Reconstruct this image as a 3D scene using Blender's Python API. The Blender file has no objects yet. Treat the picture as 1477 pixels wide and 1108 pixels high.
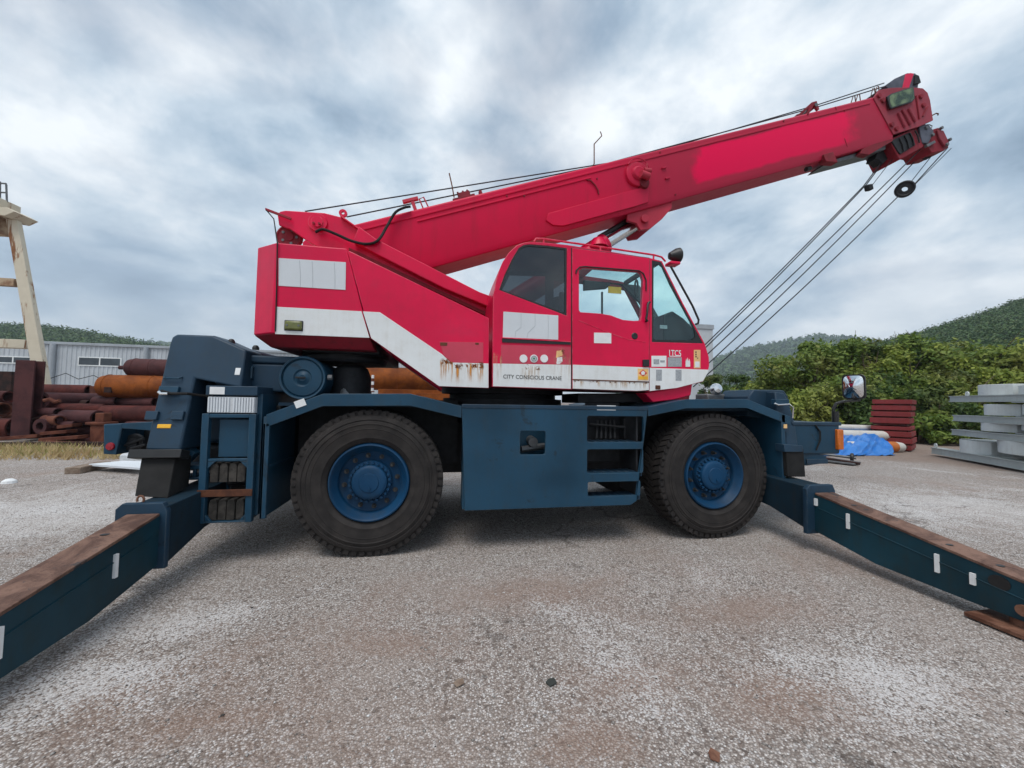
import bpy, bmesh, math, random
import numpy as np
from mathutils import Vector, Matrix
R = math.radians
random.seed(7)
rng = np.random.default_rng(7)
scene = bpy.context.scene
col = scene.collection

# ------------------------------------------------------------------ camera
W, H, FPX = 1477.0, 1108.0, 554.25
CAM = np.array([.659, -5.086, 1.470])
YAW, PITCH, ROLL = R(10.227), R(2.602), R(.909)
_f = np.array([math.sin(YAW)*math.cos(PITCH), math.cos(YAW)*math.cos(PITCH), math.sin(PITCH)])
_r = np.array([math.cos(YAW), -math.sin(YAW), 0.0])
_u = np.cross(_r, _f)
_R = _r*math.cos(ROLL)+_u*math.sin(ROLL)
_U = -_r*math.sin(ROLL)+_u*math.cos(ROLL)
cd = bpy.data.cameras.new('camera')
cd.sensor_width = 36; cd.lens = 36*FPX/W; cd.clip_start = .05; cd.clip_end = 6000
cam = bpy.data.objects.new('camera', cd); col.objects.link(cam)
cam.matrix_world = Matrix(((_R[0], _U[0], -_f[0], CAM[0]), (_R[1], _U[1], -_f[1], CAM[1]),
                           (_R[2], _U[2], -_f[2], CAM[2]), (0, 0, 0, 1)))
scene.camera = cam

# ------------------------------------------------------------------ sky, sun, exposure
SUN_EL, SUN_AZ = 63, 205           # azimuth clockwise from +y
wd = bpy.data.worlds.new('World'); scene.world = wd; wd.use_nodes = True
wt = wd.node_tree; wt.nodes.clear()
def build_world():
    def nd(t, **k):
        n = wt.nodes.new(t)
        for a, b in k.items(): setattr(n, a, b)
        return n
    L = wt.links.new
    def math_(op, a, b=None, c=None):
        n = nd('ShaderNodeMath', operation=op)
        for i, v in enumerate((a, b, c)):
            if v is None: continue
            if isinstance(v, (int, float)): n.inputs[i].default_value = v
            else: L(v, n.inputs[i])
        return n.outputs[0]
    out = nd('ShaderNodeOutputWorld'); bg = nd('ShaderNodeBackground'); bg.inputs['Strength'].default_value = 0.076
    L(bg.outputs[0], out.inputs[0])
    sky = nd('ShaderNodeTexSky', sky_type='NISHITA', sun_disc=False)
    sky.sun_elevation = R(SUN_EL); sky.sun_rotation = R(SUN_AZ); sky.air_density = 1.0; sky.dust_density = 2.0; sky.ozone_density = 1.5
    tc = nd('ShaderNodeTexCoord'); sp = nd('ShaderNodeSeparateXYZ'); L(tc.outputs['Generated'], sp.inputs[0])
    den = math_('ADD', math_('MAXIMUM', sp.outputs[2], 0.0), 0.34)
    cx = nd('ShaderNodeCombineXYZ'); L(math_('DIVIDE', sp.outputs[0], den), cx.inputs[0]); L(math_('DIVIDE', sp.outputs[1], den), cx.inputs[1])
    def noise(scale, detail, rough, dist, off, stretch=(1, 1, 1)):
        mp = nd('ShaderNodeMapping'); mp.inputs['Location'].default_value = off; mp.inputs['Scale'].default_value = stretch
        mp.inputs['Rotation'].default_value = (0, 0, R(35))
        L(cx.outputs[0], mp.inputs[0])
        n = nd('ShaderNodeTexNoise'); n.inputs['Scale'].default_value = scale; n.inputs['Detail'].default_value = detail
        n.inputs['Roughness'].default_value = rough; n.inputs['Distortion'].default_value = dist
        L(mp.outputs[0], n.inputs['Vector']); return n.outputs[0]
    a = noise(1.55, 7, .56, .35, (3.1, 1.7, .4), (1, .85, 1))
    b = noise(4.6, 6, .60, .30, (8.2, 4.1, 2.0), (1, .9, 1))
    mp = nd('ShaderNodeMapping'); mp.inputs['Scale'].default_value = (1, 1, 1.7); mp.inputs['Location'].default_value = (4.4, 2.9, 1.3); L(tc.outputs['Generated'], mp.inputs[0])
    n3 = nd('ShaderNodeTexNoise'); n3.inputs['Scale'].default_value = 2.7; n3.inputs['Detail'].default_value = 8; n3.inputs['Roughness'].default_value = .57; n3.inputs['Distortion'].default_value = .25
    L(mp.outputs[0], n3.inputs['Vector'])
    a = math_('ADD', math_('MULTIPLY', a, .40), math_('MULTIPLY', n3.outputs[0], .60))
    dens = math_('ADD', math_('MULTIPLY', a, .80), math_('MULTIPLY', b, .20))
    # light passing through the cloud deck: grey-blue bellies to white thin parts
    cr = nd('ShaderNodeValToRGB'); e = cr.color_ramp.elements
    e[0].position = .40; e[0].color = (9.6, 10.1, 10.5, 1)
    e[1].position = .62; e[1].color = (2.6, 3.6, 4.8, 1)
    for p, c in ((.445, (7.9, 8.6, 9.3, 1)), (.495, (5.9, 6.95, 8.0, 1)), (.55, (4.0, 5.2, 6.5, 1))):
        n = cr.color_ramp.elements.new(p); n.color = c
    L(dens, cr.inputs[0])
    # a few thin places let the blue sky through
    thin = nd('ShaderNodeMapRange'); thin.inputs[1].default_value = .50; thin.inputs[2].default_value = .68
    thin.inputs[3].default_value = 1.0; thin.inputs[4].default_value = .5; thin.clamp = True
    L(noise(1.5, 5, .5, .2, (1.3, 9.1, 5.0)), thin.inputs[0])
    mx = nd('ShaderNodeMix', data_type='RGBA'); L(thin.outputs[0], mx.inputs[0])
    L(sky.outputs[0], mx.inputs[6]); L(cr.outputs[0], mx.inputs[7])
    # pale band of far cloud near the horizon
    hz = nd('ShaderNodeMapRange'); hz.inputs[1].default_value = 0.0; hz.inputs[2].default_value = .30
    hz.inputs[3].default_value = .65; hz.inputs[4].default_value = 0.0; hz.clamp = True; L(sp.outputs[2], hz.inputs[0])
    m2 = nd('ShaderNodeMix', data_type='RGBA'); L(hz.outputs[0], m2.inputs[0])
    L(mx.outputs[2], m2.inputs[6]); m2.inputs[7].default_value = (6.3, 7.3, 8.4, 1)
    L(m2.outputs[2], bg.inputs[0])
build_world()
sd = bpy.data.lights.new('sun', 'SUN'); sd.energy = 1.5; sd.angle = R(30); sd.color = (1, .965, .92)
sun = bpy.data.objects.new('sun', sd); col.objects.link(sun)
sdir = Vector((math.sin(R(SUN_AZ))*math.cos(R(SUN_EL)), math.cos(R(SUN_AZ))*math.cos(R(SUN_EL)), math.sin(R(SUN_EL))))
sun.rotation_euler = sdir.to_track_quat('Z', 'Y').to_euler(); sun.location = sdir*40
vs = scene.view_settings
vs.view_transform = 'Standard'; vs.look = 'None'; vs.gamma = 1; vs.use_curve_mapping = False; vs.exposure = 0.5
scene.render.engine = 'CYCLES'
cy = scene.cycles; cy.max_bounces = 6; cy.diffuse_bounces = 3; cy.glossy_bounces = 3; cy.transmission_bounces = 4; cy.volume_bounces = 0; cy.transparent_max_bounces = 10

# ------------------------------------------------------------------ helpers
def ray(px, py):
    return _f+_R*(px-W/2)/FPX-_U*(py-H/2)/FPX
def U(px, py, Y=None, X=None, Z=None, D=None, plane=None):
    """the point of the place that lies on a given plane of it"""
    d = ray(px, py)
    if Y is not None: t = (Y-CAM[1])/d[1]
    elif X is not None: t = (X-CAM[0])/d[0]
    elif Z is not None: t = (Z-CAM[2])/d[2]
    elif plane is not None:
        n, k = np.array(plane[0]), plane[1]; t = (k-CAM@n)/(d@n)
    else: t = D
    return Vector(CAM+d*t)
def XZ(pts, Y): return [(lambda p: (p.x, p.z))(U(a, b, Y=Y)) for a, b in pts]

class MB:
    def __init__(s): s.v = []; s.f = []; s.m = []; s.mi = 0
    def add(s, v, f):
        o = len(s.v); s.v += [tuple(p) for p in v]
        for q in f: s.f.append(tuple(i+o for i in q)); s.m.append(s.mi)
        return s
    def box(s, x0, x1, y0, y1, z0, z1):
        return s.add([(x0,y0,z0),(x1,y0,z0),(x1,y1,z0),(x0,y1,z0),(x0,y0,z1),(x1,y0,z1),(x1,y1,z1),(x0,y1,z1)],
                     [(0,3,2,1),(4,5,6,7),(0,1,5,4),(1,2,6,5),(2,3,7,6),(3,0,4,7)])
    def obox(s, c, ax, ay, az):
        c, ax, ay, az = map(Vector, (c, ax, ay, az))
        v = [c+ax*i+ay*j+az*k for k in(-1,1) for i, j in((-1,-1),(1,-1),(1,1),(-1,1))]
        return s.add(v, [(0,3,2,1),(4,5,6,7),(0,1,5,4),(1,2,6,5),(2,3,7,6),(3,0,4,7)])
    def loft(s, loops, cap=True, closed=True):
        n = len(loops[0]); v = [p for l in loops for p in l]; f = []
        for i in range(len(loops)-1):
            for j in range(n if closed else n-1):
                a, b = i*n+j, i*n+(j+1) % n; f.append((a, b, b+n, a+n))
        if cap: f += [tuple(reversed(range(n))), tuple(range((len(loops)-1)*n, len(loops)*n))]
        return s.add(v, f)
    def prism(s, xz, y0, y1): return s.loft([[(x, y0, z) for x, z in xz], [(x, y1, z) for x, z in xz]])
    def cyl(s, p0, p1, r, n=16, r2=None, cap=True):
        p0, p1 = Vector(p0), Vector(p1); d = (p1-p0).normalized()
        a = d.orthogonal().normalized(); b = d.cross(a); r2 = r if r2 is None else r2
        c = [(math.cos(2*math.pi*i/n), math.sin(2*math.pi*i/n)) for i in range(n)]
        return s.loft([[p0+(a*x+b*y)*r for x, y in c], [p1+(a*x+b*y)*r2 for x, y in c]], cap)
    def tube(s, pts, r, n=8, cap=True):
        pts = [Vector(p) for p in pts]; loops = []; a = None
        for i, p in enumerate(pts):
            d = (pts[min(i+1, len(pts)-1)]-pts[max(i-1, 0)]).normalized()
            a = d.orthogonal().normalized() if a is None else (a-d*a.dot(d)).normalized()
            b = d.cross(a); rr = r[i] if isinstance(r, (list, tuple)) else r
            loops.append([p+(a*math.cos(2*math.pi*k/n)+b*math.sin(2*math.pi*k/n))*rr for k in range(n)])
        return s.loft(loops, cap)
    def lathe(s, prof, o, axis, n=32, closed=False):
        """prof: (radius, along)"""
        o = Vector(o); d = Vector(axis).normalized(); a = d.orthogonal().normalized(); b = d.cross(a)
        v = []; f = []; m = len(prof)
        for r, t in prof:
            for k in range(n):
                an = 2*math.pi*k/n; v.append(o+d*t+(a*math.cos(an)+b*math.sin(an))*r)
        for i in range(m if closed else m-1):
            for k in range(n):
                q = (i+1) % m
                f.append((i*n+k, i*n+(k+1) % n, q*n+(k+1) % n, q*n+k))
        return s.add(v, f)
    def build(s, name, mat, parent=None, bevel=0, seg=2, smooth=True, fix=True, loc=None):
        v = np.array(s.v, dtype=float)
        c = (v.min(0)+v.max(0))/2 if loc is None else np.array(loc, float)
        me = bpy.data.meshes.new(name); me.from_pydata([tuple(p) for p in (v-c)], [], s.f)
        mats = mat if isinstance(mat, (list, tuple)) else [mat]
        for m in mats: me.materials.append(m)
        if len(mats) > 1: me.polygons.foreach_set('material_index', s.m)
        if fix:
            bm = bmesh.new(); bm.from_mesh(me); bmesh.ops.recalc_face_normals(bm, faces=bm.faces); bm.to_mesh(me); bm.free()
        return link(name, me, parent, c, bevel, seg, smooth)
def smooth(pts, k=6):
    P = [Vector(p) for p in pts]; P = [P[0]*2-P[1]]+P+[P[-1]*2-P[-2]]; o = []
    for i in range(1, len(P)-2):
        a, b, c, d = P[i-1], P[i], P[i+1], P[i+2]
        for j in range(k):
            t = j/k; o.append(.5*((2*b)+(c-a)*t+(2*a-5*b+4*c-d)*t*t+(3*b-a-3*c+d)*t**3))
    return o+[P[-2]]
WL = {}
def link(name, me, parent, c, bevel=0, seg=2, smooth=True):
    if smooth: me.shade_smooth(); me.set_sharp_from_angle(angle=R(32))
    o = bpy.data.objects.new(name, me); col.objects.link(o)
    c = Vector(c); WL[o.name] = c
    if parent: o.parent = parent; o.location = c-WL[parent.name]
    else: o.location = c
    if bevel:
        b = o.modifiers.new('bevel', 'BEVEL'); b.width = bevel; b.segments = seg; b.limit_method = 'ANGLE'; b.angle_limit = R(35)
    return o
def empty(name, loc, parent=None):
    o = bpy.data.objects.new(name, None); col.objects.link(o); o.empty_display_size = .2
    c = Vector(loc); WL[o.name] = c
    if parent: o.parent = parent; o.location = c-WL[parent.name]
    else: o.location = c
    return o
def tag(o, label, cat, group=None):
    o['label'] = label; o['category'] = cat
    if group: o['group'] = group
    return o
def curve_mesh(cu):
    o = bpy.data.objects.new('tmp', cu); me = bpy.data.meshes.new_from_object(o); bpy.data.objects.remove(o); return me
def plate(name, outer, holes, y0, y1, mat, parent=None, bevel=.004):
    """flat plate in an x-z plane, with openings, its edges rounded"""
    cu = bpy.data.curves.new(name, 'CURVE'); cu.dimensions = '2D'; cu.fill_mode = 'BOTH'
    xs = [p[0] for p in outer]; zs = [p[1] for p in outer]
    cx, cz = (min(xs)+max(xs))/2, (min(zs)+max(zs))/2
    for lp in [outer]+list(holes):
        sp = cu.splines.new('POLY'); sp.points.add(len(lp)-1); sp.use_cyclic_u = True
        for p, (x, z) in zip(sp.points, lp): p.co = (x-cx, z-cz, 0, 1)
    t = abs(y1-y0); bv = min(bevel, t*.4)
    cu.extrude = t/2-bv; cu.bevel_depth = bv; cu.bevel_resolution = 1; cu.offset = -bv
    me = curve_mesh(cu); me.name = name
    me.transform(Matrix.Rotation(R(90), 4, 'X'))
    me.materials.clear(); me.materials.append(mat)
    return link(name, me, parent, (cx, (y0+y1)/2, cz))
def text_mesh(name, body, x0, x1, zc, y, h, mat, parent, bold=0.0):
    cu = bpy.data.curves.new(name, 'FONT'); cu.body = body; cu.align_x = 'CENTER'; cu.align_y = 'CENTER'
    cu.extrude = .001; cu.offset = bold; cu.resolution_u = 3
    me = curve_mesh(cu); v = np.empty(len(me.vertices)*3); me.vertices.foreach_get('co', v); v = v.reshape(-1, 3)
    lo, hi = v.min(0), v.max(0); v = v-(lo+hi)/2
    v[:, 0] *= (x1-x0)/(hi[0]-lo[0]); v[:, 1] *= h/(hi[1]-lo[1])
    me.vertices.foreach_set('co', v.ravel()); me.transform(Matrix.Rotation(R(90), 4, 'X'))
    me.materials.clear(); me.materials.append(mat)
    return link(name, me, parent, ((x0+x1)/2, y, zc), smooth=False)
def npmesh(name, v, f, mat, parent=None, kind=None, loc=(0, 0, 0), smooth=False):
    v = np.asarray(v, float)-np.array(loc); f = np.asarray(f, np.int32); k = f.shape[1]
    me = bpy.data.meshes.new(name); me.vertices.add(len(v)); me.vertices.foreach_set('co', v.ravel().astype(np.float32))
    me.loops.add(f.size); me.loops.foreach_set('vertex_index', f.ravel())
    me.polygons.add(len(f)); me.polygons.foreach_set('loop_start', np.arange(0, f.size, k, dtype=np.int32))
    me.polygons.foreach_set('loop_total', np.full(len(f), k, np.int32))
    me.update(calc_edges=True); me.validate(); me.materials.append(mat)
    if smooth: me.shade_smooth()
    o = link(name, me, parent, loc, smooth=False)
    if kind: o['kind'] = kind
    return o

# ------------------------------------------------------------------ materials
class NT:
    def __init__(s, name):
        s.mat = bpy.data.materials.new(name); s.mat.use_nodes = True; s.t = s.mat.node_tree; s.t.nodes.clear()
        s.out = s.n('ShaderNodeOutputMaterial'); s.geo = s.n('ShaderNodeNewGeometry'); s.pos = s.geo.outputs['Position']
    def n(s, t, **k):
        x = s.t.nodes.new(t)
        for a, b in k.items(): setattr(x, a, b)
        return x
    def put(s, sock, v):
        if v is None: return
        if isinstance(v, bpy.types.NodeSocket): s.t.links.new(v, sock)
        elif isinstance(v, (tuple, list)) and len(v) == 3 and sock.type == 'RGBA': sock.default_value = (*v, 1)
        else: sock.default_value = v
    def math(s, op, a, b=None, c=None, clamp=False):
        x = s.n('ShaderNodeMath', operation=op, use_clamp=clamp)
        for i, v in enumerate((a, b, c)): s.put(x.inputs[i], v)
        return x.outputs[0]
    def map(s, v, scale=(1, 1, 1), loc=(0, 0, 0), rot=(0, 0, 0)):
        x = s.n('ShaderNodeMapping'); s.put(x.inputs[0], v); x.inputs['Scale'].default_value = scale
        x.inputs['Location'].default_value = loc; x.inputs['Rotation'].default_value = rot; return x.outputs[0]
    def noise(s, scale, detail=4, rough=.55, vec=None, dist=0):
        x = s.n('ShaderNodeTexNoise'); s.put(x.inputs['Vector'], vec or s.pos); x.inputs['Scale'].default_value = scale
        x.inputs['Detail'].default_value = detail; x.inputs['Roughness'].default_value = rough; x.inputs['Distortion'].default_value = dist
        return x.outputs[0]
    def vor(s, scale, vec=None, feature='F1', out='Distance', rand=1):
        x = s.n('ShaderNodeTexVoronoi', feature=feature); s.put(x.inputs['Vector'], vec or s.pos); x.inputs['Scale'].default_value = scale
        x.inputs['Randomness'].default_value = rand; return x.outputs[out]
    def ramp(s, v, a, b, lo=0., hi=1., smooth=True):
        x = s.n('ShaderNodeMapRange', interpolation_type='SMOOTHSTEP' if smooth else 'LINEAR'); s.put(x.inputs[0], v)
        for i, q in enumerate((a, b, lo, hi)): x.inputs[i+1].default_value = q
        return x.outputs[0]
    def mix(s, f, a, b, mode='MIX'):
        x = s.n('ShaderNodeMix', data_type='RGBA', blend_type=mode); s.put(x.inputs[0], f); s.put(x.inputs[6], a); s.put(x.inputs[7], b); return x.outputs[2]
    def bump(s, h, strength=.2, dist=.01):
        x = s.n('ShaderNodeBump'); x.inputs['Strength'].default_value = strength; x.inputs['Distance'].default_value = dist; s.put(x.inputs['Height'], h); return x.outputs[0]
    def pbr(s, color, rough=.5, metal=0., normal=None, spec=.5, **k):
        b = s.n('ShaderNodeBsdfPrincipled'); s.put(b.inputs['Base Color'], color); s.put(b.inputs['Roughness'], rough)
        s.put(b.inputs['Metallic'], metal); s.put(b.inputs['Specular IOR Level'], spec)
        if normal is not None: s.put(b.inputs['Normal'], normal)
        for a, v in k.items(): s.put(b.inputs[a.replace('_', ' ')], v)
        s.t.links.new(b.outputs[0], s.out.inputs[0]); s.b = b; return s.mat
RUST = (.16, .05, .018)
def paint(name, c, rough=.38, dirt=.25, dirtc=(.10, .085, .07), rust=0., fade=.18, streak=True, spec=.3, edge=None):
    t = NT(name); c = tuple(c)
    base = t.mix(t.ramp(t.noise(1.1, 5), .3, .7), tuple(q*(1-fade) for q in c), tuple(min(1, q*(1+fade*.6)+fade*.012) for q in c))
    st = t.noise(1, 5, .6, t.map(t.pos, (14, 14, .9)))
    g = t.noise(9, 6, .65)
    d = t.math('MULTIPLY', t.ramp(t.math('ADD', t.math('MULTIPLY', st, .5 if streak else .1), t.math('MULTIPLY', g, .5)), .44, .68), dirt)
    base = t.mix(d, base, dirtc)
    if name == 'red_paint':
        base = t.mix(t.ramp(t.noise(.8, 9, .66, t.map(t.pos, (1, 1, 1.6), (2, 5, 1)), .4), .50, .72, 0, .45), base, (.52, .030, .085))
        base = t.mix(t.ramp(t.noise(1, 8, .7, t.map(t.pos, (22, 22, .7))), .60, .74, 0, .30), base, (.33, .03, .045))
    if edge and name != 'red_paint':
        sc = t.math('MULTIPLY', t.ramp(t.noise(2.6, 12, .74, dist=.8), .585, .63), t.ramp(t.noise(.9, 3), .4, .6))
        base = t.mix(t.math('MULTIPLY', sc, .6), base, (.012, .015, .018))
        s2 = t.ramp(t.noise(1, 8, .7, t.map(t.pos, (30, 30, 1.5))), .66, .72); base = t.mix(t.math('MULTIPLY', s2, .35), base, (.05, .07, .085))
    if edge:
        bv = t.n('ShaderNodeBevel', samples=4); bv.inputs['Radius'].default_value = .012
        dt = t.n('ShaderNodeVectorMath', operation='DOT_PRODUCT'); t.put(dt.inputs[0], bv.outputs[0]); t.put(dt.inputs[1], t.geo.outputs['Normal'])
        edge_hl = t.math('MULTIPLY', t.ramp(dt.outputs['Value'], .99, .90, 0, 1), t.ramp(t.noise(13, 5), .38, .6))
        base = t.mix(t.math('MULTIPLY', edge_hl, .8), base, edge)  # highlight lines painted along the edges, broken up like wear
    if rust:
        r = t.ramp(t.noise(7, 10, .68, dist=.6), .71-rust*.16, .76-rust*.12)
        base = t.mix(r, base, t.mix(t.noise(30, 4), RUST, (.30, .10, .035)))
        rg = t.math('ADD', t.math('MULTIPLY', r, .4), rough)
    else: rg = rough
    rg = t.math('ADD', rg, t.math('MULTIPLY', g, .18))
    return t.pbr(base, rg, normal=t.bump(t.noise(40, 3), .06, .004), spec=spec)
def rusty(name, a, b, rough=.8, scale=5, spec=.25):
    t = NT(name)
    f = t.ramp(t.noise(scale, 9, .66, dist=.4), .36, .64)
    c = t.mix(f, a, b); c = t.mix(t.ramp(t.noise(45, 4), .5, .8, 0, .5), c, tuple(q*.45 for q in a))
    return t.pbr(c, rough, normal=t.bump(t.noise(60, 5, .7), .35, .006), spec=spec)
def rust_over(name):
    t = NT(name); f = t.ramp(t.noise(4, 10, .7, t.map(t.pos, (1, 1, 1)), .9), .36, .62)
    c = t.mix(f, (.085, .045, .034), (.215, .125, .092)); c = t.mix(t.ramp(t.noise(6, 9, .7, t.map(t.pos, (1, .8, 1), (3, 1, 0))), .55, .64), c, (.035, .04, .045))
    c = t.mix(t.ramp(t.noise(60, 4), .5, .8, 0, .5), c, (.05, .025, .018))
    return t.pbr(c, .75, normal=t.bump(t.noise(60, 5, .7), .35, .006), spec=.25)
def plain(name, c, rough=.5, metal=0., spec=.5, var=.15, scale=12):
    t = NT(name)
    k = t.mix(t.ramp(t.noise(scale, 5), .3, .7), tuple(q*(1-var) for q in c), tuple(min(1, q*(1+var)) for q in c))
    return t.pbr(k, t.math('ADD', rough, t.math('MULTIPLY', t.noise(25, 3), .12)), metal, normal=t.bump(t.noise(70, 3), .08, .003), spec=spec)
def glass(name, tint, refl=.06, rough=.02):
    t = NT(name)
    tr = t.n('ShaderNodeBsdfTransparent'); tr.inputs[0].default_value = (*tint, 1)
    gl = t.n('ShaderNodeBsdfGlossy'); gl.inputs['Roughness'].default_value = rough; gl.inputs[0].default_value = (.9, .95, 1, 1)
    lw = t.n('ShaderNodeLayerWeight'); lw.inputs[0].default_value = .5
    f = t.math('ADD', t.math('MULTIPLY', t.math('POWER', lw.outputs['Facing'], 5.), .6), .02+refl)
    m = t.n('ShaderNodeMixShader'); t.put(m.inputs[0], f); t.put(m.inputs[1], tr.outputs[0]); t.put(m.inputs[2], gl.outputs[0])
    t.put(t.out.inputs[0], m.outputs[0]); return t.mat
def stain(name, c1, c2, dens=.5, zlo=0., zhi=1.):
    """rust runs on paint: streaky, opaque only where the rust is"""
    t = NT(name); tc = t.n('ShaderNodeTexCoord'); sp = t.n('ShaderNodeSeparateXYZ'); t.put(sp.inputs[0], tc.outputs['Generated'])
    s = t.noise(1, 6, .6, t.map(t.pos, (38, 38, 2.2)))
    b = t.noise(22, 7, .7)
    top = t.ramp(sp.outputs[2], .62, .82)                       # pitted where the paint has gone
    blot = t.math('MULTIPLY', t.ramp(b, .56-.08*dens, .62-.08*dens), top)
    fade = t.ramp(sp.outputs[2], 0, .75, .0, 1)
    edge = t.math('MULTIPLY', t.ramp(sp.outputs[0], 0, .08), t.ramp(sp.outputs[0], .92, 1, 1, 0))
    cap = t.ramp(t.math('ADD', sp.outputs[2], t.math('MULTIPLY', t.math('SUBTRACT', t.noise(9, 3), .5), .9)), .74, .98, 1, 0)
    run = t.math('MULTIPLY', t.math('MULTIPLY', t.ramp(s, .46, .64), fade), dens)
    m = t.math('MULTIPLY', t.math('MULTIPLY', t.math('MAXIMUM', blot, run), edge), cap, clamp=True)
    colr = t.mix(blot, c2, c1)
    d = t.n('ShaderNodeBsdfDiffuse'); t.put(d.inputs[0], colr)
    tr = t.n('ShaderNodeBsdfTransparent'); mx = t.n('ShaderNodeMixShader')
    t.put(mx.inputs[0], m); t.put(mx.inputs[1], tr.outputs[0]); t.put(mx.inputs[2], d.outputs[0]); t.put(t.out.inputs[0], mx.outputs[0])
    return t.mat
REDC = (.70, .002, .057)
M = {}
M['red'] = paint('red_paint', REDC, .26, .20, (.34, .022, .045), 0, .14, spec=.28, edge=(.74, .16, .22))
M['red_dusty'] = paint('dusty_red_paint', (.30, .035, .055), .5, .3, (.16, .04, .045), .10, .25)
M['red_old'] = paint('faded_red_paint', (.50, .030, .060), .42, .22, (.16, .03, .035), .12, .2)
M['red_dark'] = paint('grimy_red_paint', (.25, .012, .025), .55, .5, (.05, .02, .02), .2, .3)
M['white'] = paint('white_paint', (.74, .76, .76), .36, .22, (.42, .36, .28), 0, .06)
M['whitesheet'] = paint('white_cover_sheet', (.64, .67, .70), .45, .06, (.45, .43, .4), 0, .08)
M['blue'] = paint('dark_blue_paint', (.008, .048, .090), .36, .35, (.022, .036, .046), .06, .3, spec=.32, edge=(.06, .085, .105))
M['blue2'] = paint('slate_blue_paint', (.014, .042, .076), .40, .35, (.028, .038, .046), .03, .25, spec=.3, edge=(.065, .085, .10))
M['bluerim'] = paint('bright_blue_paint', (.003, .043, .108), .42, .4, (.02, .03, .036), .1, .3, spec=.22)
M['beam'] = paint('teal_blue_beam_paint', (.003, .040, .062), .42, .5, (.016, .026, .025), .05, .35, spec=.3)
M['sleeve'] = paint('grimy_blue_sleeve', (.006, .022, .038), .5, .6, (.018, .02, .02), .05, .3, spec=.22)
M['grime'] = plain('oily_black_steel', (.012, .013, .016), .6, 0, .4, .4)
M['rubber'] = plain('black_rubber', (.014, .0135, .0135), .75, 0, .3, .3, 6)
M['steel'] = plain('grey_steel', (.15, .155, .16), .45, .6, .5, .2)
M['chrome'] = plain('chrome_rod', (.72, .73, .74), .14, 1., .5, .05)
M['alu'] = plain('ribbed_white_metal', (.62, .64, .66), .4, .1, .5, .1)
M['rusttop'] = rusty('rusty_brown_steel', (.10, .040, .024), (.24, .12, .078), .75, 5)
M['rustplate'] = rust_over('patchy_rusted_plate')
M['rustbar'] = rusty('dark_rust_bar', (.07, .028, .018), (.16, .06, .03), .8)
M['nut'] = plain('dull_wheel_nut', (.055, .055, .055), .5, .4, .4, .3)
M['black'] = plain('black_plastic', (.012, .012, .013), .4, 0, .5, .2)
M['decal_w'] = plain('white_decal', (.75, .76, .76), .5, 0, .4, .06)
M['decal_g'] = plain('grey_decal', (.33, .35, .37), .5, 0, .4, .15, 60)
M['decal_y'] = plain('yellow_decal', (.80, .42, .03), .5, 0, .4, .1)
M['decal_p'] = plain('peach_decal', (.80, .50, .22), .5, 0, .4, .1)
M['decal_r'] = plain('red_decal', (.62, .05, .03), .5, 0, .4, .1)
M['ink'] = plain('black_ink', (.02, .02, .022), .5, 0, .4, .1)
M['amber'] = plain('amber_lens', (.55, .13, .012), .2, 0, .6, .1)
M['redlens'] = plain('red_lens', (.30, .012, .025), .2, 0, .6, .1)
M['greenlens'] = plain('olive_lens', (.13, .14, .035), .2, 0, .6, .2)
M['mirror'] = plain('mirror_glass', (.86, .88, .9), .03, 1., .5, .02)
M['glass'] = glass('pale_green_cab_glass', (.88, .985, .978), .01)
M['glass_dark'] = glass('smoked_cab_glass', (.26, .285, .30), .05, .04)
M['rope'] = plain('greasy_wire_rope', (.018, .020, .025), .5, .3)
M['wood'] = rusty('weathered_wood', (.17, .12, .09), (.28, .22, .17), .9, 9)
M['chock'] = rusty('oiled_timber', (.03, .027, .024), (.075, .066, .058), .85, 12)
M['rustrun'] = stain('rust_runs', (.17, .048, .012), (.64, .27, .055), 1.0)
M['rustrun2'] = stain('thin_rust_runs', (.16, .06, .03), (.62, .42, .26), .5)
def painted_reflection():
    t = NT('mirror_painted_tree_green'); return t.pbr(t.mix(t.ramp(t.noise(7, 5, .6), .4, .65), (.025, .05, .02), (.16, .22, .10)), .15, spec=.5)  # reflection of trees painted into the glass as mottled green
M['slate'] = plain('slate_grey_paint', (.075, .08, .105), .5, 0, .4, .25, 8)
M['red_faded'] = paint('faded_pink_red_paint', (.56, .055, .10), .5, .3, (.42, .05, .06), .1, .15)
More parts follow.
